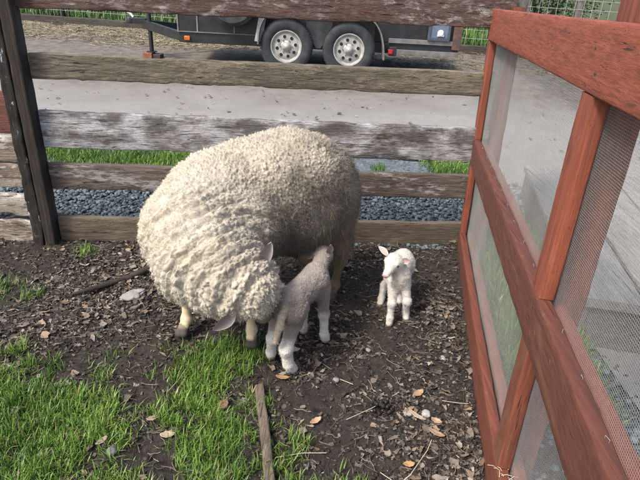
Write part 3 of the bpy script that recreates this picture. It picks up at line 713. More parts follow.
# wire fence
t = empty('wire_fence', (0, 10.9, .4), 'welded wire fence on thin posts along the far bank', 'fence')
def wf(x): return 11.3 - .11 * (x + 4)
mb = MB()
for z in np.arange(.08, 1.3, .15): mb.tube([(x, wf(x), float(gz(x, wf(x))) + z) for x in np.linspace(-9.2, 9.5, 12)], .0032, 4)
for x in np.arange(-9.2, 9.5, .15): mb.tube([(x, wf(x) - .003, float(gz(x, wf(x))) + .02), (x, wf(x) - .003, float(gz(x, wf(x))) + 1.28)], .0028, 4)
mb.build('wire_grid', simple('fence_wire', (.45, .46, .45), .5), t)
for i, x in enumerate((-8.2, -5.45, -2.6, .4, 3.5, 4.4, 6.6)):
    MB().box((x - .04, wf(x) + .01, .2), (x + .04, wf(x) + .09, 1.85)).build('post', WPg if i > 3 else WPb, t, .004)
# shrubs
def shrub(cx, cy, rx, ry, h, seed, label, hue):
    rg = np.random.default_rng(seed); t = empty('shrub', (cx, cy, float(gz(cx, cy))), label, 'shrub', 'shrubs on the far bank')
    z0 = float(gz(cx, cy)); tk = MB()
    for k in range(5):
        a = rg.random() * 6.28; tk.tube([(cx, cy, z0 - .05), (cx + .2 * rx * math.cos(a), cy + .2 * ry * math.sin(a), z0 + h * .3), (cx + .6 * rx * math.cos(a), cy + .6 * ry * math.sin(a), z0 + h * .75)], [.05, .03, .012], 6)
    tk.build('trunk', WPb, t)
    nb = 26; bc = np.stack([rg.normal(0, .42, nb) * rx, rg.normal(0, .42, nb) * ry, rg.uniform(.12, .92, nb) * h], -1); br = rg.uniform(.22, .42, nb) * min(rx, h * .6)
    N = 8000; bi = rg.integers(0, nb, N); d = rg.normal(0, 1, (N, 3)); d /= np.linalg.norm(d, axis=1)[:, None]
    p = bc[bi] + d * (br[bi] * rg.uniform(.55, 1.08, N))[:, None]; p[:, 2] = np.abs(p[:, 2]) + .03
    p += np.array([cx, cy, z0])
    tv = np.array([(0, 0, 0), (.5, .32, .08), (1, 0, -.05), (.5, -.32, .08)]); Mx = rotz(rg.random(N) * 6.28) @ rotx(rg.normal(0, .9, N)) * rg.uniform(.03, .08, N)[:, None, None]
    cols = (np.array(hue) * rg.uniform(.5, 1.5, (N, 1))) * rg.uniform(.7, 1.2, (nb, 1))[bi]
    scatter_mesh('foliage', tv, [(0, 1, 2, 3)], p, Mx, cols, GRASS, t)
for i, (cx, cy, rx, h, lab) in enumerate(((-8.0, 15.5, 1.6, 2.2, 'leftmost broad green shrub on the far bank'), (-5.3, 15.2, 1.4, 1.9, 'bright shrub on the far bank, second from the left'), (-2.6, 14.7, 1.5, 2.3, 'leafy shrub on the bank behind the trailer tongue'),
        (.2, 14.4, 1.4, 2.0, 'green shrub on the bank behind the trailer wheels'), (2.6, 13.2, 1.2, 1.5, 'low shrub on the bank behind the trailer tail'), (4.9, 13.4, 1.5, 2.2, 'dense shrub on the bank above the red gate'), (7.6, 13.4, 1.6, 2.4, 'rightmost tall shrub on the far bank'))):
    shrub(cx, cy, rx, .9, h, 100 + i, lab, [(.05,.11,.02),(.07,.14,.03),(.04,.09,.02)][i % 3])

# ------------------------------------------------------------------ signed-distance bodies -> one continuous skin
def sd_cone(p, a, b, ra, rb):
    a = np.array(a, float); b = np.array(b, float); ba = b - a; t = np.clip(((p - a) @ ba) / (ba @ ba), 0, 1)
    return np.linalg.norm(p - a - t[..., None] * ba, axis=-1) - (ra + (rb - ra) * t)
def sd_ell(p, c, r, M_=None):
    q = p - np.array(c, float)
    if M_ is not None: q = q @ np.array(M_)
    r = np.array(r, float); k0 = np.linalg.norm(q / r, axis=-1); k1 = np.linalg.norm(q / (r * r), axis=-1)
    return k0 * (k0 - 1.0) / np.maximum(k1, 1e-6)
def sdf(prims, k):
    """prims: ('c',a,b,ra,rb[,k]) or ('e',c,r,M[,k])"""
    def f(p):
        d = None
        for pr in prims:
            if pr[0] == 'c': x = sd_cone(p, *pr[1:5]); kk = pr[5] if len(pr) > 5 else k
            else: x = sd_ell(p, *pr[1:4]); kk = pr[4] if len(pr) > 4 else k
            if d is None: d = x
            else:
                h = np.maximum(kk - np.abs(d - x), 0) / kk; d = np.minimum(d, x) - h * h * kk * .25
        return d
    return f
def surface_nets(f, lo, hi, h):
    lo = np.array(lo, float); n = np.ceil((np.array(hi) - lo) / h).astype(int) + 1
    D = np.empty(n, dtype=np.float64)
    ys, zs = np.meshgrid(lo[1] + np.arange(n[1]) * h, lo[2] + np.arange(n[2]) * h, indexing='ij')
    for i in range(n[0]):
        D[i] = f(np.stack([np.full_like(ys, lo[0] + i * h), ys, zs], -1))
    ins = D < 0; m_ = n - 1
    cor = [(a, b, c) for a in (0, 1) for b in (0, 1) for c in (0, 1)]
    def sh(A_, c): return A_[c[0]:c[0] + m_[0], c[1]:c[1] + m_[1], c[2]:c[2] + m_[2]]
    cnt = sum(sh(ins, c).astype(int) for c in cor); act = (cnt > 0) & (cnt < 8)
    ids = -np.ones(m_, dtype=np.int64); ids[act] = np.arange(act.sum()); base = np.argwhere(act)
    acc = np.zeros((len(base), 3)); num = np.zeros(len(base))
    for i, c1 in enumerate(cor):
        for c2 in cor[i + 1:]:
            if sum(abs(a - b) for a, b in zip(c1, c2)) != 1: continue
            d1 = D[base[:, 0] + c1[0], base[:, 1] + c1[1], base[:, 2] + c1[2]]; d2 = D[base[:, 0] + c2[0], base[:, 1] + c2[1], base[:, 2] + c2[2]]
            x = (d1 < 0) != (d2 < 0); t = np.where(x, d1 / np.where(x, d1 - d2, 1), 0)
            acc[x] += (np.array(c1) + t[:, None] * (np.array(c2) - np.array(c1)))[x]; num[x] += 1
    V = lo + (base + acc / num[:, None]) * h
    F = []
    for ax_ in range(3):
        u, v_ = (ax_ + 1) % 3, (ax_ + 2) % 3
        s1 = [slice(None)] * 3; s2 = [slice(None)] * 3; s1[ax_] = slice(0, -1); s2[ax_] = slice(1, None)
        ch = ins[tuple(s1)] != ins[tuple(s2)]; E_ = np.argwhere(ch)
        ok = (E_[:, u] > 0) & (E_[:, v_] > 0) & (E_[:, u] < m_[u]) & (E_[:, v_] < m_[v_]); E_ = E_[ok]
        fl = ins[tuple(E_.T)]
        def g(du, dv):
            q = E_.copy(); q[:, u] -= du; q[:, v_] -= dv; return ids[tuple(q.T)]
        q = np.stack([g(1, 1), g(0, 1), g(0, 0), g(1, 0)], -1); q[~fl] = q[~fl][:, ::-1]; F.append(q)
    return V, np.concatenate(F)
def sgrad(f, V, e=.0015):
    G = np.stack([f(V + np.eye(3)[i] * e) - f(V - np.eye(3)[i] * e) for i in range(3)], -1) / (2 * e)
    return G / np.maximum(np.linalg.norm(G, axis=1), 1e-9)[:, None]
def project(f, V, it=4):
    for _ in range(it): V = V - f(V)[:, None] * sgrad(f, V) * .9
    return V
def subdivide(V, F):
    """Each quad to four; shared edge midpoints."""
    E_ = np.stack([F, np.roll(F, -1, 1)], -1).reshape(-1, 2); Es = np.sort(E_, 1)
    uq, inv = np.unique(Es, axis=0, return_inverse=True); inv = inv.reshape(-1, 4)
    mid = V[uq].mean(1); cen = V[F].mean(1); n0 = len(V); n1 = n0 + len(mid)
    V2 = np.vstack([V, mid, cen]); c = n1 + np.arange(len(F)); Q = []
    for k in range(4): Q.append(np.stack([F[:, k], n0 + inv[:, k], c, n0 + inv[:, (k - 1) % 4]], -1))
    return V2, np.concatenate(Q)
def cells(V, size, seed, M_=None):
    """cellular pattern: returns (F1, F2, id) with distances in units of size"""
    rg = np.random.default_rng(seed); q = V if M_ is None else V @ M_
    # thin to roughly one seed per cell
    key = np.floor(q / (size * .82)).astype(np.int64); _, first = np.unique(key @ np.array([1, 4001, 16008001]), return_index=True)
    lab_ = first; S = q[lab_] + rg.normal(0, size * .14, (len(lab_), 3))
    kd = kdtree.KDTree(len(S))
    for i, s_ in enumerate(S): kd.insert(s_, i)
    kd.balance(); f1 = np.empty(len(q)); f2 = np.empty(len(q)); ii = np.empty(len(q), dtype=int)
    for i, p in enumerate(q):
        r_ = kd.find_n(p, 2); f1[i] = r_[0][2]; ii[i] = r_[0][1]; f2[i] = r_[1][2]
    return f1 / size, f2 / size, ii
def pillow(f1, f2, sharp=.55): return np.sqrt(np.clip((f2 - f1) / sharp, 0, 1) + .0001) * .75 + .25 * np.clip(1 - f1 * f1, 0, 1)

WOOL = NT('wool'); v = WOOL.coord(); n = WOOL.noise(v, 220, 5, .7, 1.0); n2 = WOOL.noise(v, 45, 4, .6)
c = WOOL.mix(1.0, WOOL.attr(), WOOL.ramp(n, [(.3, (.72, .70, .66)), (.65, (1.0, 1.0, 1.0))]), 'MULTIPLY')
WOOL.bump(WOOL.math('ADD', n, WOOL.math('MULTIPLY', n2, .5)), .8, .006)
WOOL = WOOL.done(c, 1.0, Sheen_Weight=.25, Sheen_Roughness=.6)
SKIN = vcol_mat('hide', .75, .35, 260, .22)
def strands(name, roots, nrm, L, wdt, cols, mat, parent, seed, curl=.35, droop=.3, flow=None):
    rg = np.random.default_rng(seed); N = len(roots); t = np.linspace(0, 1, 5)
    d = nrm + rg.normal(0, .45, (N, 3)); d[:, 2] -= droop
    if flow is not None: d = d + flow
    d /= np.linalg.norm(d, axis=1)[:, None]
    a = np.cross(d, rg.normal(0, 1, (N, 3))); a /= np.linalg.norm(a, axis=1)[:, None]; b = np.cross(d, a)
    ph = rg.random(N) * 6.28; tw = rg.uniform(2, 6, N)
    P_ = roots[:, None] + d[:, None] * (t[None, :, None] * L[:, None, None]) + (a[:, None] * np.cos(ph[:, None] + tw[:, None] * t[None])[..., None] + b[:, None] * np.sin(ph[:, None] + tw[:, None] * t[None])[..., None]) * (curl * L)[:, None, None] * t[None, :, None] ** .8
    P_[..., 2] -= (droop * L)[:, None] * t[None] ** 2 * .5
    wd = (wdt[:, None] * np.array([1, 1, .8, .6, .15])[None])[..., None] * .5
    V = np.stack([P_ - a[:, None] * wd, P_ + a[:, None] * wd], 2).reshape(N * 10, 3)
    tf = np.array([(2*i, 2*i+1, 2*i+3, 2*i+2) for i in range(4)]); F = (tf[None] + (np.arange(N) * 10)[:, None, None]).reshape(-1, 4)
    return V, F, np.repeat(cols, 10, 0)
def merge(parts):
    V = []; F = []; C = []; n = 0
    for v_, f_, c_ in parts: V.append(v_); F.append(f_ + n); C.append(c_); n += len(v_)
    return np.vstack(V), np.vstack(F), np.vstack(C)
def xyframe(fwd, up=(0, 0, 1)):
    f_ = Vector(fwd).normalized(); s_ = f_.cross(Vector(up)).normalized(); u_ = s_.cross(f_)
    return np.array([[f_.x, s_.x, u_.x], [f_.y, s_.y, u_.y], [f_.z, s_.z, u_.z]])   # columns: forward, side, up
def ear_mesh(name, base, tip, width, face, mat, parent, cup=.35, cin=(.5,.3,.28), cout=(.5,.45,.4), thick=.0035, pointy=1.0):
    """leaf-shaped cupped ear: two skins with thickness"""
    base = np.array(base, float); tip = np.array(tip, float); ax_ = tip - base; L_ = np.linalg.norm(ax_); ax_ /= L_
    nf = np.array(face, float); nf -= ax_ * (nf @ ax_); nf /= np.linalg.norm(nf); sd = np.cross(ax_, nf)
    nu, nv = 14, 9; V = []; C = []
    for side in (0, 1):
        for i in range(nu):
            t = i / (nu - 1); wd = width * (math.sin(math.pi * min(1, (t * .86 + .10))) ** .75) * (1 - .25 * t ** 3)
            if i == nu - 1: wd *= .25
            for j in range(nv):
                s_ = (j / (nv - 1) - .5) * 2; p = base + ax_ * t * L_ + sd * s_ * wd + nf * (cup * wd * s_ * s_ * (1.2 - .5 * t) - .10 * L_ * t * t) - nf * side * thick * (1 - .9 * abs(s_) ** 4)
                V.append(p); k = min(1, abs(s_) ** 3 + .15)
                C.append(np.array(cin) * (1 - k) + np.array(cout) * k if side == 0 else np.array(cout))
    F = []
    for side in (0, 1):
        o_ = side * nu * nv
        for i in range(nu - 1):
            for j in range(nv - 1):
                q = (o_ + i*nv + j, o_ + i*nv + j + 1, o_ + (i+1)*nv + j + 1, o_ + (i+1)*nv + j); F.append(q if side == 0 else q[::-1])
    return np.array(V), np.array(F), np.array(C)
HOOF = simple('hoof_horn', (.10, .08, .06), .55, 0, .35, 90, .3)
def hooves(root, feet):
    for (x, y, a, s_) in feet:
        for k in (-1, 1):
            c_, sn = math.cos(a), math.sin(a); mb_ = MB(); pr_ = [(.0001, -.001), (.0088, .0), (.0082, .008), (.0070, .016), (.0001, .019)]
            mb_.lathe([(r_ * s_, h_ * s_) for r_, h_ in pr_], (0, 0, 0), 'z', 14)
            mb_.v = [(x + c_ * (vx * 1.5 + .008 * s_) - sn * (vy * .9 + k * .0068 * s_) - c_ * vz * .25, y + sn * (vx * 1.5 + .008 * s_) + c_ * (vy * .9 + k * .0068 * s_) - sn * vz * .25, vz) for vx, vy, vz in mb_.v]
            mb_.build('hoof', HOOF, root)
EYE = simple('eye_dark', (.012, .010, .009), .12, 0, .2, 10, 0)

# ------------------------------------------------------------------ the ewe
EW = empty('ewe', (-.30, 2.05, 0), 'large shaggy cream ewe with grimy flank, bending her head to the brown lamb', 'sheep')
fleece_prims = [
    ('c', (-.42, 2.15, .545), (-.16, 2.27, .575), .247, .270),
    ('e', (-.075, 2.31, .53), (.247, .235, .274), None),
    ('e', (-.45, 2.02, .495), (.280, .235, .235), None),
    ('c', (-.49, 1.90, .50), (-.43, 1.77, .475), .200, .165),
    ('c', (-.43, 1.77, .475), (-.33, 1.69, .45), .165, .135),
    ('c', (-.33, 1.69, .45), (-.235, 1.655, .425), .125, .088),
    ('c', (-.03, 2.27, .42), (.07, 2.26, .33), .14, .085),
    ('c', (-.08, 2.44, .38), (-.05, 2.45, .28), .12, .07),
]
ff = sdf(fleece_prims, .07)
V, F = surface_nets(ff, (-.90, 1.42, .10), (.36, 2.72, 1.0), .0085); V = project(ff, V, 3); V, F = subdivide(V, F); V = project(ff, V, 2)
NR = sgrad(ff, V)
big = fbm(V, 5, 2, 3) - .5
wneck = smooth(-(V[:, 1] - 1.98) + .25 * (.55 - V[:, 2]), -.06, .14)           # towards neck and chest
dirt_pre = smooth((.66 - V[:, 2]) * 1.6 + V[:, 0] + .1, -.1, .45)
Vb = V + .012 * np.stack([fbm(V, 14, 55) - .5, fbm(V, 14, 56) - .5, fbm(V, 14, 57) - .5], 1) * 2
Vb = Vb @ np.diag([1, 1, .72]); f1, f2, ci = cells(Vb, .0165, 1); hb = pillow(f1, f2, .5)
g1, g2, cj = cells(V, .0095, 2); hs = pillow(g1, g2, .6)
na = np.array([.70, -.67, -.22]); na /= np.linalg.norm(na); n1_ = np.cross(na, (0, 0, 1)); n1_ /= np.linalg.norm(n1_); n2_ = np.cross(na, n1_)
wv3 = lambda sc, sd_: 2 * np.stack([fbm(V, sc, sd_) - .5, fbm(V, sc, sd_ + 1) - .5, fbm(V, sc, sd_ + 2) - .5], 1)
Vw = V + .034 * wv3(6, 51) + .010 * wv3(22, 61)
rel = Vw - np.array([-.50, 1.92, .50]); ua = rel @ na; ca = np.arctan2(rel @ n1_, -(rel @ n2_)); rad_ = np.linalg.norm(rel - ua[:, None] * na, axis=1)
Q = np.stack([ua, ca * .19 * .42, rad_ * .3], 1)
k1, k2, ck_ = cells(Q, .0155, 3); hn = pillow(k1, k2, .75) * (.55 + .9 * np.random.default_rng(4).random(100000)[ck_])
fold = .5 + .5 * np.cos(2 * np.pi * (ua + .02 * (fbm(V, 10, 71) - .5)) / .052 + 2.5 * fbm(V, 5, 79)); fold = fold ** .7
hb = hb * (.6 + .8 * np.random.default_rng(6).random(100000)[ci])
hgt = (1 - wneck) * (.017 * hb + .006 * hs + .022 * (fbm(V, 12, 66, 3) - .5)) * (1 - .35 * dirt_pre) + wneck * (.018 * hn + .005 * hs + .015 * fold) - .010
hgt += .018 * big + .006 * (fbm(V, 40, 6, 2) - .5)
VD = V + NR * hgt[:, None]
# colour: cream wool, grimy on the flank, straw stained at the rump
cr = np.array((.60, .525, .395)); cr2 = np.array((.74, .685, .58)); dk = np.array((.135, .112, .082)); oc = np.array((.30, .215, .11))
rr = np.random.default_rng(5); vid = (.88 + .2 * rr.random(200000))
tint = np.where(wneck > .5, vid[ck_], vid[ci])[:, None] * (.82 + .3 * fbm(V, 60, 88, 3)[:, None])
k = fbm(V, 7, 91, 3)[:, None]
C = (cr * (1 - k) + cr2 * k) * tint
x_, y_, z_ = V[:, 0], V[:, 1], V[:, 2]
dirt = smooth((.72 - z_) * 1.5 + x_ * 1.0 + .30 + .8 * (fbm(V, 8, 93, 5) - .5), -.12, .40) * smooth(y_, 1.84, 1.98) * smooth(x_ + .5 * (.6 - z_), -.40, -.16)
dirt = np.clip(dirt, 0, .93)[:, None]; C = C * (1 - dirt) + dk * tint * dirt
ochre = (smooth(x_, .02, .15) * smooth(.66 - z_, -.05, .2) * .8 * smooth(fbm(V, 18, 95, 3), .35, .6))[:, None]; C = C * (1 - ochre) + oc * ochre
grey = (.55 * smooth(fbm(V, 9, 97, 4), .40, .62) * smooth(x_, -.65, -.15))[:, None]; C = C * (1 - grey) + np.array((.37, .325, .26)) * tint * grey
low = (smooth(.30 - z_, -.03, .1) * .5)[:, None]; C = C * (1 - low) + np.array((.42, .33, .2)) * low
# fibres
NV = len(VD); rr = np.random.default_rng(8); ii = rr.integers(0, NV, 120000)
dd = dirt[ii, 0]
Ls = rr.uniform(.004, .013, len(ii)) * (1 + 1.3 * dd) ; ws = rr.uniform(.0006, .0015, len(ii))
sv = strands('s', VD[ii] - NR[ii] * .002, NR[ii], Ls, ws, C[ii] * (rr.uniform(.95, 1.3, len(ii)) * (1 - .22 * dd))[:, None], WOOL, EW, 9, curl=.6, droop=.35)
# straw caught in the rump and grimy side
jj = rr.choice(np.where((dirt[:, 0] > .4) & (x_ > -.02))[0], 620)
st = strands('s', VD[jj], NR[jj] * .5, rr.uniform(.015, .05, len(jj)), rr.uniform(.0010, .0019, len(jj)), np.array((.40, .31, .16)) * rr.uniform(.5, 1.2, (len(jj), 1)), WOOL, EW, 10, curl=.06, droop=1.3)
fV, fF, fC = merge([(VD, F, C), sv[:3], st[:3]])
np_mesh('fleece', fV, [fF], WOOL, EW, cols=fC, smooth_sh=True)
# body under the wool: trunk, face, legs
HD = np.array((.30, .25, -.92)); HD /= np.linalg.norm(HD)                 # where the muzzle points
hc = np.array((-.238, 1.652, .405))
def leg(top, knee, fet, toe, r0, r1, r2):
    top, knee, fet, toe = map(np.array, (top, knee, fet, toe))
    hoof_t = toe * 1.0
    return [('c', top, knee, r0, r1, .03), ('e', knee, (r1 * 1.22, r1 * 1.22, r1 * 1.5), None, .012), ('c', knee, fet, r1 * .74, r2 * .92, .012), ('e', fet, (r2 * 1.3,) * 3, None, .015), ('c', fet, hoof_t + np.array((.010, 0, 0)), r2 * .9, r2 * .95, .006), ('c', fet, hoof_t - np.array((.010, 0, 0)), r2 * .9, r2 * .95, .006)]
body_prims = [('c', (-.42, 2.08, .53), (-.10, 2.28, .55), .21, .22), ('c', (-.48, 1.98, .5), (-.34, 1.72, .45), .16, .09), ('c', (-.34, 1.72, .45), hc, .09, .075),
    ('c', hc, hc + HD * .10, .055, .038, .03), ('c', hc + HD * .08, hc + HD * .125, .036, .029, .03), ('e', (-.03, 2.15, .31), (.07, .06, .06), None, .05)]
body_prims += leg((-.56, 1.98, .36), (-.565, 1.935, .185), (-.57, 1.935, .075), (-.585, 1.895, .024), .055, .027, .0205)
body_prims += leg((-.33, 1.96, .36), (-.285, 1.885, .185), (-.275, 1.88, .075), (-.270, 1.842, .024), .055, .027, .0205)
body_prims += leg((.04, 2.24, .36), (.105, 2.32, .20), (.085, 2.29, .075), (.065, 2.25, .022), .06, .029, .023)
body_prims += leg((-.08, 2.44, .36), (-.02, 2.50, .20), (-.03, 2.48, .075), (-.05, 2.44, .022), .06, .029, .023)
bf = sdf(body_prims, .04); V, F = surface_nets(bf, (-.72, 1.48, -.01), (.26, 2.66, .82), .0075); V = project(bf, V, 3)
z_ = V[:, 2]; nn = fbm(V, 22, 3, 3)
C = np.array((.70, .58, .37)) * (.8 + .4 * nn[:, None]); hind = smooth(V[:, 0], -.15, -.05)[:, None]; C = C * (1 - hind) + np.array((.20, .145, .085)) * (.7 + .6 * nn[:, None]) * hind
hf = smooth(.052 - z_, -.006, .006)[:, None]; C = C * (1 - hf) + np.array((.035, .03, .027)) * hf
mud = (smooth(.075 - z_ + .16 * (fbm(V, 40, 13, 3) - .5), -.01, .02) * .8)[:, None]; C = C * (1 - mud) + np.array((.075, .06, .05)) * mud
fce = smooth(.0 + (V - hc) @ HD, .02, .06)[:, None] * smooth(.25 - 0 * z_ + (z_ > .2) - .5, 0, .1)[:, None] * (V[:, 1] < 1.8)[:, None]
C = C * (1 - fce) + np.array((.24, .185, .145)) * fce
nose = smooth((V - hc) @ HD, .135, .15)[:, None] * (V[:, 1] < 1.8)[:, None]; C = C * (1 - nose) + np.array((.07, .045, .045)) * nose
np_mesh('body', V, [F], SKIN, EW, cols=C, smooth_sh=True)
eM = xyframe(HD, (.2, -1, .2))
for s_ in (-1, 1):
    p = hc + HD * .07 + eM[:, 1] * s_ * .052 + eM[:, 2] * .018; MB().lathe([(.001, -.011), (.008, -.008), (.011, 0), (.008, .008), (.001, .011)], p, 'z', 14).build('eye', EYE, EW)
for b_, t_, fc in (((-.225, 1.68, .505), (-.168, 1.665, .602), (.6, -1.0, .1)), ((-.292, 1.560, .378), (-.355, 1.525, .315), (.55, -.9, -.1))):
    v_, f_, c_ = ear_mesh('ear', b_, t_, .030, fc, SKIN, EW, cin=(.27, .20, .20), cout=(.55, .50, .46)); np_mesh('ear', v_, [f_], SKIN, EW, cols=c_, smooth_sh=True)

# ------------------------------------------------------------------ lambs
def lamb(root, prims, k, lo, hi, colf, seed, cell=.0065, amp=.0028, fuzz=26000, fz=(.003, .007), h=.0045, flatf=None):
    f_ = sdf(prims, k); V, F = surface_nets(f_, lo, hi, h); V = project(f_, V, 3); V, F = subdivide(V, F); V = project(f_, V, 1); NR = sgrad(f_, V, .001)
    a, b, i_ = cells(V, cell, seed); hh = pillow(a, b, .7) * amp + (fbm(V, 30, seed) - .5) * .006 + (.5 - np.abs(fbm(V * np.array([1, 1, 2.6]), 24, seed + 5, 2) - .5) * 4) * .0022
    wl = np.ones(len(V)) if flatf is None else flatf(V)
    VD = V + NR * (hh * wl)[:, None]; C = colf(V, NR) * (.92 + .16 * np.random.default_rng(seed).random(300000)[i_])[:, None]
    rr = np.random.default_rng(seed + 1); ii = rr.integers(0, len(V), fuzz); ii = ii[rr.random(len(ii)) < .15 + .85 * wl[ii]]
    sv = strands('s', VD[ii], NR[ii], rr.uniform(fz[0], fz[1], len(ii)), rr.uniform(.0004, .0008, len(ii)), C[ii] * rr.uniform(.9, 1.15, (len(ii), 1)), WOOL, root, seed + 2, curl=.4, droop=.3)
    V2, F2, C2 = merge([(VD, F, C), sv[:3]]); return np_mesh('body', V2, [F2], WOOL, root, cols=C2, smooth_sh=True)

BL = empty('lamb', (-.07, 1.82, 0), 'grey brown lamb with white woolly legs suckling under the ewe, seen from behind', 'lamb')
bp = [('c', (-.100, 1.735, .325), (-.020, 1.905, .320), .052, .056, .05), ('e', (-.105, 1.725, .312), (.054, .058, .068), None, .03), ('e', (-.012, 1.915, .305), (.052, .060, .074), None, .03),
    ('e', (-.112, 1.700, .352), (.030, .030, .024), None, .02), ('e', (-.012, 1.925, .365), (.026, .034, .020), None, .025),
    ('c', (-.005, 1.94, .335), (.018, 2.08, .348), .035, .029, .03), ('c', (.018, 2.09, .350), (.030, 2.20, .325), .036, .024, .03),
    ('c', (-.135, 1.735, .30), (-.156, 1.775, .225), .042, .028, .03), ('c', (-.156, 1.775, .225), (-.170, 1.738, .145), .026, .019, .02), ('e', (-.170, 1.735, .142), (.021, .023, .024), None, .01), ('c', (-.172, 1.742, .142), (-.178, 1.765, .05), .0185, .0165, .015), ('c', (-.178, 1.765, .05), (-.181, 1.787, .018), .018, .019, .012),
    ('c', (-.080, 1.720, .30), (-.086, 1.745, .225), .044, .032, .03), ('c', (-.086, 1.745, .225), (-.110, 1.680, .140), .029, .022, .02), ('e', (-.111, 1.676, .138), (.025, .027, .027), None, .01), ('c', (-.110, 1.680, .138), (-.100, 1.690, .055), .0215, .0190, .015), ('c', (-.100, 1.690, .055), (-.084, 1.708, .018), .020, .0215, .012),
    ('c', (.020, 1.905, .29), (.034, 1.90, .170), .031, .018, .02), ('e', (.034, 1.898, .165), (.021, .022, .024), None, .01), ('c', (.034, 1.90, .165), (.040, 1.905, .055), .0175, .0155, .015), ('c', (.040, 1.905, .055), (.048, 1.922, .018), .0175, .019, .012),
    ('c', (-.045, 1.925, .29), (-.052, 1.95, .160), .030, .018, .02), ('c', (-.052, 1.95, .160), (-.056, 1.96, .055), .0175, .0155, .015), ('c', (-.056, 1.96, .055), (-.053, 1.975, .018), .0165, .0175, .012),
    ('c', (-.118, 1.675, .345), (-.135, 1.640, .27), .013, .0115, .012), ('c', (-.135, 1.640, .27), (-.150, 1.645, .195), .0105, .0085, .010)]
def bcol(V, NR):
    z = V[:, 2]; n = fbm(V, 26, 4, 3); b = np.array((.31, .262, .232))[None] * (.75 + .5 * n[:, None]); wh = np.array((.80, .77, .71))
    k = smooth(.185 - z + .05 * (n - .5), -.015, .03)[:, None]; C = b * (1 - k) + wh * (.9 + .15 * n[:, None]) * k
    tl = (smooth(-V[:, 1], -1.668, -1.655) * (z > .17))[:, None]; C = C * (1 - tl) + np.array((.56, .48, .36)) * tl
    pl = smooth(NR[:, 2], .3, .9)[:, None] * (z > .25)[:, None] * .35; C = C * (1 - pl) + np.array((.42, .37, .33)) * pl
    hf = smooth(.020 - z, -.004, .004)[:, None]; C = C * (1 - hf) + np.array((.35, .31, .24)) * hf
    return C
lamb(BL, bp, .03, (-.25, 1.58, -.012), (.11, 2.25, .47), bcol, 41, cell=.0105, amp=.0050, flatf=lambda V: (.15 + .85 * smooth(V[:, 2], .02, .05)) * (.6 + .4 * smooth(V[:, 2], .18, .25)))
for b_, t_, fc in (((.040, 2.070, .372), (.050, 2.030, .425), (.25, -.9, .25)), ((-.014, 2.10, .352), (-.052, 2.09, .325), (-.5, -.6, .7))):
    v_, f_, c_ = ear_mesh('ear', b_, t_, .017, fc, SKIN, BL, cin=(.42, .28, .26), cout=(.48, .43, .39), thick=.0025); np_mesh('ear', v_, [f_], SKIN, BL, cols=c_, smooth_sh=True)
for s_ in (-1, 1): MB().lathe([(.001, -.006), (.005, -.004), (.0065, 0), (.005, .004), (.001, .006)], (.024 + s_ * .031, 2.14, .352), 'z', 12).build('eye', EYE, BL)

WLb = empty('lamb', (.38, 2.15, 0), 'small white lamb standing alone on bare soil, turned to the camera', 'lamb')
wd_ = np.array((-.52, -.80, -.42)); wd_ /= np.linalg.norm(wd_); wc = np.array((.335, 2.105, .325)); wM = xyframe(wd_)
wp = [('c', (.382, 2.155, .224), (.408, 2.29, .240), .038, .040, .035), ('e', (.378, 2.145, .220), (.037, .046, .056), None, .03), ('e', (.412, 2.30, .232), (.040, .046, .050), None, .03),
    ('c', (.378, 2.13, .255), (.352, 2.115, .31), .034, .030, .03), ('e', wc, (.042, .034, .034), wM, .02), ('c', wc + wd_ * .02 + wM[:, 2] * -.006, wc + wd_ * .074 - wM[:, 2] * .012, .024, .0140, .015), ('e', wc + wd_ * .012 + wM[:, 1] * .024 + wM[:, 2] * .010, (.013, .011, .010), wM, .012), ('e', wc + wd_ * .012 - wM[:, 1] * .024 + wM[:, 2] * .010, (.013, .011, .010), wM, .012), ('c', wc + wd_ * .02 - wM[:, 2] * .020, wc + wd_ * .060 - wM[:, 2] * .021, .014, .010, .008),
    ('c', (.353, 2.13, .20), (.350, 2.095, .118), .026, .0155, .02), ('e', (.350, 2.090, .114), (.019, .0185, .020), None, .008), ('c', (.350, 2.095, .112), (.348, 2.085, .040), .0145, .0125, .01), ('e', (.348, 2.083, .038), (.0150, .0155, .015), None, .008), ('c', (.348, 2.083, .036), (.344, 2.064, .013), .013, .0155, .01),
    ('c', (.403, 2.14, .20), (.420, 2.110, .124), .026, .0155, .02), ('e', (.421, 2.102, .121), (.019, .0185, .020), None, .008), ('c', (.421, 2.105, .118), (.428, 2.135, .045), .0145, .0125, .01), ('e', (.428, 2.136, .042), (.0150, .0155, .015), None, .008), ('c', (.428, 2.135, .040), (.430, 2.120, .013), .013, .0155, .01),
    ('c', (.386, 2.285, .215), (.352, 2.245, .16), .036, .024, .025), ('c', (.352, 2.245, .16), (.330, 2.275, .10), .021, .0150, .02), ('c', (.330, 2.275, .10), (.322, 2.255, .035), .0145, .0135, .012), ('c', (.322, 2.255, .035), (.316, 2.238, .013), .0135, .0155, .01),
    ('c', (.433, 2.29, .215), (.425, 2.26, .16), .036, .024, .025), ('c', (.425, 2.26, .16), (.427, 2.30, .10), .021, .0150, .02), ('c', (.427, 2.30, .10), (.420, 2.275, .035), .0145, .0135, .012), ('c', (.420, 2.275, .035), (.414, 2.258, .013), .0135, .0155, .01),
    ('c', (.418, 2.340, .25), (.430, 2.360, .17), .012, .009, .015)]
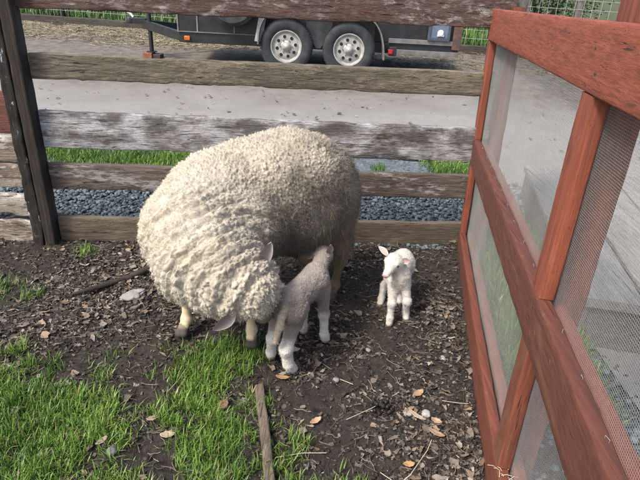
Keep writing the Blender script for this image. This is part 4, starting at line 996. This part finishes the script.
def wcol(V, NR):
    z = V[:, 2]; n = fbm(V, 30, 4, 3); C = np.array((.76, .73, .69))[None] * (.93 + .12 * n[:, None])
    cream = (np.exp(-(((V[:, 0] - .385) / .04) ** 2 + ((V[:, 1] - 2.09) / .03) ** 2 + ((z - .205) / .05) ** 2)) * .4)[:, None]; C = C * (1 - cream) + np.array((.66, .52, .36)) * cream
    sl2 = (smooth(.16 - z, 0, .08) * smooth(fbm(V, 24, 8, 3), .42, .62) * .55)[:, None]; C = C * (1 - sl2) + np.array((.50, .42, .30)) * sl2
    hf = smooth(.018 - z, -.004, .004)[:, None]; C = C * (1 - hf) + np.array((.30, .25, .18)) * hf
    q = np.where(z > .22, (V - wc) @ wd_, -1); ns = (smooth(q, .080, .087) * (((V - wc) @ wM[:, 2]) > -.022))[:, None]; C = C * (1 - ns) + np.array((.62, .27, .25)) * ns
    # mouth line and nostrils
    u = (V - wc) @ wM[:, 2]; s_ = (V - wc) @ wM[:, 1]
    mo = (np.exp(-((u + .021) / .0014) ** 2) * (q > .055) * .8)[:, None]; C = C * (1 - mo) + np.array((.20, .07, .07)) * mo
    nt_ = (np.exp(-(((np.abs(s_) - .007) / .0022) ** 2 + ((u + .009) / .0028) ** 2)) * (q > .078) * .9)[:, None]; C = C * (1 - nt_) + np.array((.12, .04, .04)) * nt_
    return C
def wflat(V):
    return (1 - .85 * smooth((V - wc) @ wd_, -.01, .03) * (V[:, 2] > .22)) * (.12 + .88 * smooth(V[:, 2], .018, .05)) * (.55 + .45 * smooth(V[:, 2], .13, .2))
lamb(WLb, wp, .025, (.25, 1.99, -.012), (.52, 2.42, .41), wcol, 61, cell=.0085, amp=.0038, fuzz=30000, h=.004, flatf=wflat)
for s_ in (-1, 1):
    p = wc + wd_ * .022 + wM[:, 1] * s_ * .0335 + wM[:, 2] * .007
    MB().lathe([(.001, -.0062), (.0045, -.0045), (.0062, 0), (.0045, .0045), (.001, .0062)], p, 'z', 14).build('eye', EYE, WLb)
for b_, t_, fc in (((.306, 2.115, .352), (.266, 2.125, .390), (.6, -.9, .4)), ((.366, 2.10, .337), (.412, 2.112, .327), (-.1, -1, .35))):
    v_, f_, c_ = ear_mesh('ear', b_, t_, .0145, fc, SKIN, WLb, cin=(.80, .40, .34), cout=(.80, .73, .68), thick=.003); np_mesh('ear', v_, [f_], SKIN, WLb, cols=c_, smooth_sh=True)

hooves(BL, ((-.181, 1.787, 1.5, 1.25), (-.084, 1.708, 1.1, 1.35), (.048, 1.922, 1.2, 1.25), (-.053, 1.975, 1.5, 1.15)))
hooves(WLb, ((.344, 2.064, -2.0, 1.05), (.430, 2.120, -1.9, 1.05), (.316, 2.238, -2.1, 1.05), (.414, 2.258, -2.0, 1.05)))
# ------------------------------------------------------------------ small things on the ground
def sz(x, y): return float(soil_z(np.array([x]), np.array([y]))[0])
def lump(name, x, y, s, col, label, cat, seed, sub=3, amp=.3, group=None, mat=None):
    bm = bmesh.new(); bmesh.ops.create_icosphere(bm, subdivisions=sub, radius=1); v_ = np.array([q.co[:] for q in bm.verts]); f_ = np.array([[q.index for q in p.verts] for p in bm.faces]); bm.free()
    n_ = (fbm(v_ + seed * 7.1, 1.6, seed, 3) - .5) * 2; v_ = v_ * (1 + amp * n_[:, None]) * np.array(s)
    a = seed * 1.3; Rm = np.array([[math.cos(a), -math.sin(a), 0], [math.sin(a), math.cos(a), 0], [0, 0, 1]]); v_ = v_ @ Rm.T + np.array((x, y, sz(x, y) + s[2] * .45))
    o = np_mesh(name, v_, [f_], mat or simple(name + '_surface', col, .85, 0, .3, 30, .5), smooth_sh=True); return tag(o, label, cat, group)
lump('rock', -.895, 2.19, (.055, .036, .014), (.25, .24, .23), 'pale grey crumbly rock lying left of the ewe', 'rock', 3, 4, .55)
lump('stone', .557, 1.855, (.020, .016, .011), (.36, .36, .36), 'light grey pebble near the gate foot', 'stone', 4)
lump('stone', .095, 1.665, (.013, .013, .009), (.20, .20, .21), 'round grey pebble right of the brown lamb', 'stone', 5)
lump('stone', -.650, 1.25, (.020, .016, .013), (.16, .16, .155), 'wet dark grey stone in the grass beside pale leaves', 'stone', 6)
lump('stone', -.300, 1.215, (.014, .013, .010), (.10, .10, .11), 'dark stone in the grass left of the rotten board', 'stone', 7)
lump('stone', .43, 1.50, (.020, .017, .012), (.40, .38, .36), 'pale stone among leaves in front of the gate', 'stone', 8)
lump('stone', .235, 1.86, (.013, .010, .008), (.20, .19, .18), 'grey pebble in the middle of the bare soil', 'stone', 9)
# dung heap
dg = MB(); rr_ = random.Random(3)
t = empty('dung_pile', (.262, 1.51, 0), 'cluster of black sheep droppings on the bare soil', 'droppings')
DUNG = simple('dung', (.010, .008, .006), .5, 0, .4, 40, .4)
for i in range(34):
    a, r_ = rr_.random() * 6.28, rr_.random() ** .7 * .034; x, y = .262 + r_ * 1.25 * math.cos(a), 1.51 + r_ * math.sin(a); z = sz(x, y) + .013 + (.011 if r_ < .022 else 0)
    dg.lathe([(.001, -.0095), (.0068, -.006), (.0088, 0), (.0068, .006), (.001, .0095)], (x, y, z), rr_.choice('xyz'), 8)
dg.build('droppings', DUNG, t)
# fallen branch
BARK = wood('bark_dark', 'x', (.018,.013,.011), (.05,.038,.03), (.09,.07,.055), seed=20, bump=.9)
pts = [(-1.19, 2.165), (-1.12, 2.215), (-1.05, 2.29), (-.98, 2.36), (-.90, 2.425), (-.80, 2.46), (-.66, 2.47)]
tag(MB().tube([(x, y, sz(x, y) + .024 + .003 * math.sin(i * 2)) for i, (x, y) in enumerate(pts)], [.007, .012, .014, .015, .016, .016, .013], 10).build('branch', BARK), 'dark curved branch lying behind the pale rock', 'branch')
# half buried rotten board
WR = wood('rotten_board', 'y', (.05,.036,.027), (.15,.115,.085), (.28,.22,.17), seed=21, bump=1.2)
def rb_(u, v, w_):
    x = -.222 + .10 * u; y = 1.60 - .50 * u; return (x + (v - .0) * .98, y + v * .2, .006 + .016 * u + w_ - .008)
tag(sweep_plank('rotten_board', rb_, 60, .034, .022, WR, None, rough=.006, seed=92, chip=0, endcut=.06), 'narrow split rotten board half sunk in grass', 'board')
# notable dry leaves
def leaf_obj(x, y, L_, wd, ang, col, label, seed, group=None):
    rg_ = np.random.default_rng(seed); nu, nv = 12, 7; V = []; th = rg_.uniform(.15, .5)
    ca, sa = math.cos(ang), math.sin(ang); z0 = sz(x, y) + .014
    for i in range(nu):
        t_ = i / (nu - 1)
        for j in range(nv):
            s_ = (j / (nv - 1) - .5) * 2; ww = wd * math.sin(math.pi * (.04 + .92 * t_)) ** .7 * (1 + .12 * math.sin(t_ * 19 + s_)); u_ = (t_ - .5) * L_
            vx, vy = u_, s_ * ww; z = z0 + th * ww * s_ * s_ + .12 * L_ * (t_ - .5) ** 2 * 4 * rg_.uniform(.9, 1.1) + .0015 * math.cos(s_ * 9)
            V.append((x + vx * ca - vy * sa, y + vx * sa + vy * ca, z))
    idx = np.arange(nu * nv).reshape(nu, nv); F = np.stack([idx[:-1, :-1], idx[1:, :-1], idx[1:, 1:], idx[:-1, 1:]], -1).reshape(-1, 4)
    o = np_mesh('leaf', V, [F], simple('leaf_' + str(seed), col, .7, 0, .3, 45, .4), smooth_sh=True)
    s = o.modifiers.new('thickness', 'SOLIDIFY'); s.thickness = .0012
    return tag(o, label, 'leaf', group)
leaf_obj(-.49, 1.335, .05, .015, .2, (.36, .27, .20), 'pinkish tan leaf in the gap between grass patches', 201)
leaf_obj(-.565, 1.41, .042, .012, .5, (.30, .22, .16), 'tan leaf beside the dark stone in the grass', 202)
leaf_obj(-.12, 1.655, .055, .011, -.1, (.30, .17, .09), 'narrow rusty leaf at the brown lamb\'s hind foot', 203)
leaf_obj(.415, 1.60, .055, .014, .7, (.33, .21, .12), 'orange brown leaf in front of the gate, the upper one', 204)
leaf_obj(.46, 1.455, .04, .013, -.5, (.36, .26, .16), 'ochre leaf right of the pale stone', 205)
leaf_obj(.335, 1.255, .038, .012, .1, (.40, .25, .11), 'bright orange leaf nearest the camera by the gate', 206)
leaf_obj(.39, 1.47, .075, .010, -.75, (.34, .28, .22), 'long curled grey tan leaf beside the pale stone', 207)
leaf_obj(-1.34, 1.60, .07, .010, .9, (.45, .20, .06), 'bright orange leaf at the left edge of the yard', 208)
leaf_obj(-.33, 1.50, .05, .020, 1.2, (.20, .12, .08), 'brown leaf lying on grass before the ewe', 209)
leaf_obj(.445, 1.38, .06, .012, -.6, (.26, .18, .12), 'dull brown leaf in the litter near the gate foot', 210)
leaf_obj(-.70, 1.29, .045, .011, 1.0, (.30, .24, .19), 'grey tan leaf left of the wet dark stone', 211)
leaf_obj(.02, 1.44, .05, .012, .7, (.40, .25, .16), 'copper leaf on soil right of the rotten board', 212)
# pale straws one can tell apart
STRAW = simple('straw_pale', (.52, .46, .34), .6, 0, .2, 30, .1)
def straw(pts, label, r_=.0011):
    t_ = [Vector((x, y, sz(x, y) + .018)) for x, y in pts]; out = []
    for i in range(len(t_) - 1):
        for k_ in range(5): out.append(t_[i].lerp(t_[i+1], k_ / 5))
    out.append(t_[-1]); tag(MB().tube(out, r_, 5).build('straw_stalk', STRAW), label, 'straw')
straw([(.13, 1.44), (.23, 1.50), (.34, 1.60)], 'long pale straw crossing the soil beyond the droppings')
straw([(.235, 1.21), (.29, 1.17), (.33, 1.20), (.40, 1.30), (.42, 1.34)], 'bent pale stem curling round the bright orange leaf')
straw([(-.11, 1.27), (-.02, 1.295), (.06, 1.30)], 'pale straw lying across the rotten board')
straw([(-.51, 1.72), (-.53, 1.62), (-.545, 1.54)], 'yellow stem standing out of the grass under the ewe', .0013)
straw([(.50, 1.56), (.56, 1.55), (.60, 1.555)], 'short white straw against the gate bottom rail')
straw([(.11, 1.66), (.16, 1.62)], 'short white straw right of the round grey pebble')

# hay caught at the foot of the lower centre post and along the gate rails
t = empty('hay_tuft', (.60, 1.10, .15), 'small tuft of pale hay caught at the foot of the lower centre post', 'hay')
rr_ = random.Random(5); hb_ = MB()
for i in range(12):
    b0 = gate_pt(1.10 + rr_.uniform(-.03, .05), .152, .02 + rr_.uniform(-.015, .02)); a = rr_.random() * 6.28; L_ = rr_.uniform(.012, .035)
    hb_.tube([b0, b0 + np.array((math.cos(a) * L_ * .5, math.sin(a) * L_ * .5, L_ * .35)), b0 + np.array((math.cos(a) * L_, math.sin(a) * L_, L_ * rr_.uniform(.05, .4)))], .0008, 4)
hb_.build('stalks', STRAW, t)
# bits blown over the road
o = litter('road_debris', 1300, (-5, 4.5, 4.6, 8.5), .004, .028, [(.10,.08,.06),(.05,.04,.03),(.22,.18,.13),(.30,.27,.22)], 77, lift=.01, tilt=.4, power=3.5, zf=lambda x, y: gz(x, y) + .006)
tag(o, 'scattered dark leaf bits and grit on the grey road', 'road debris', kind='stuff')
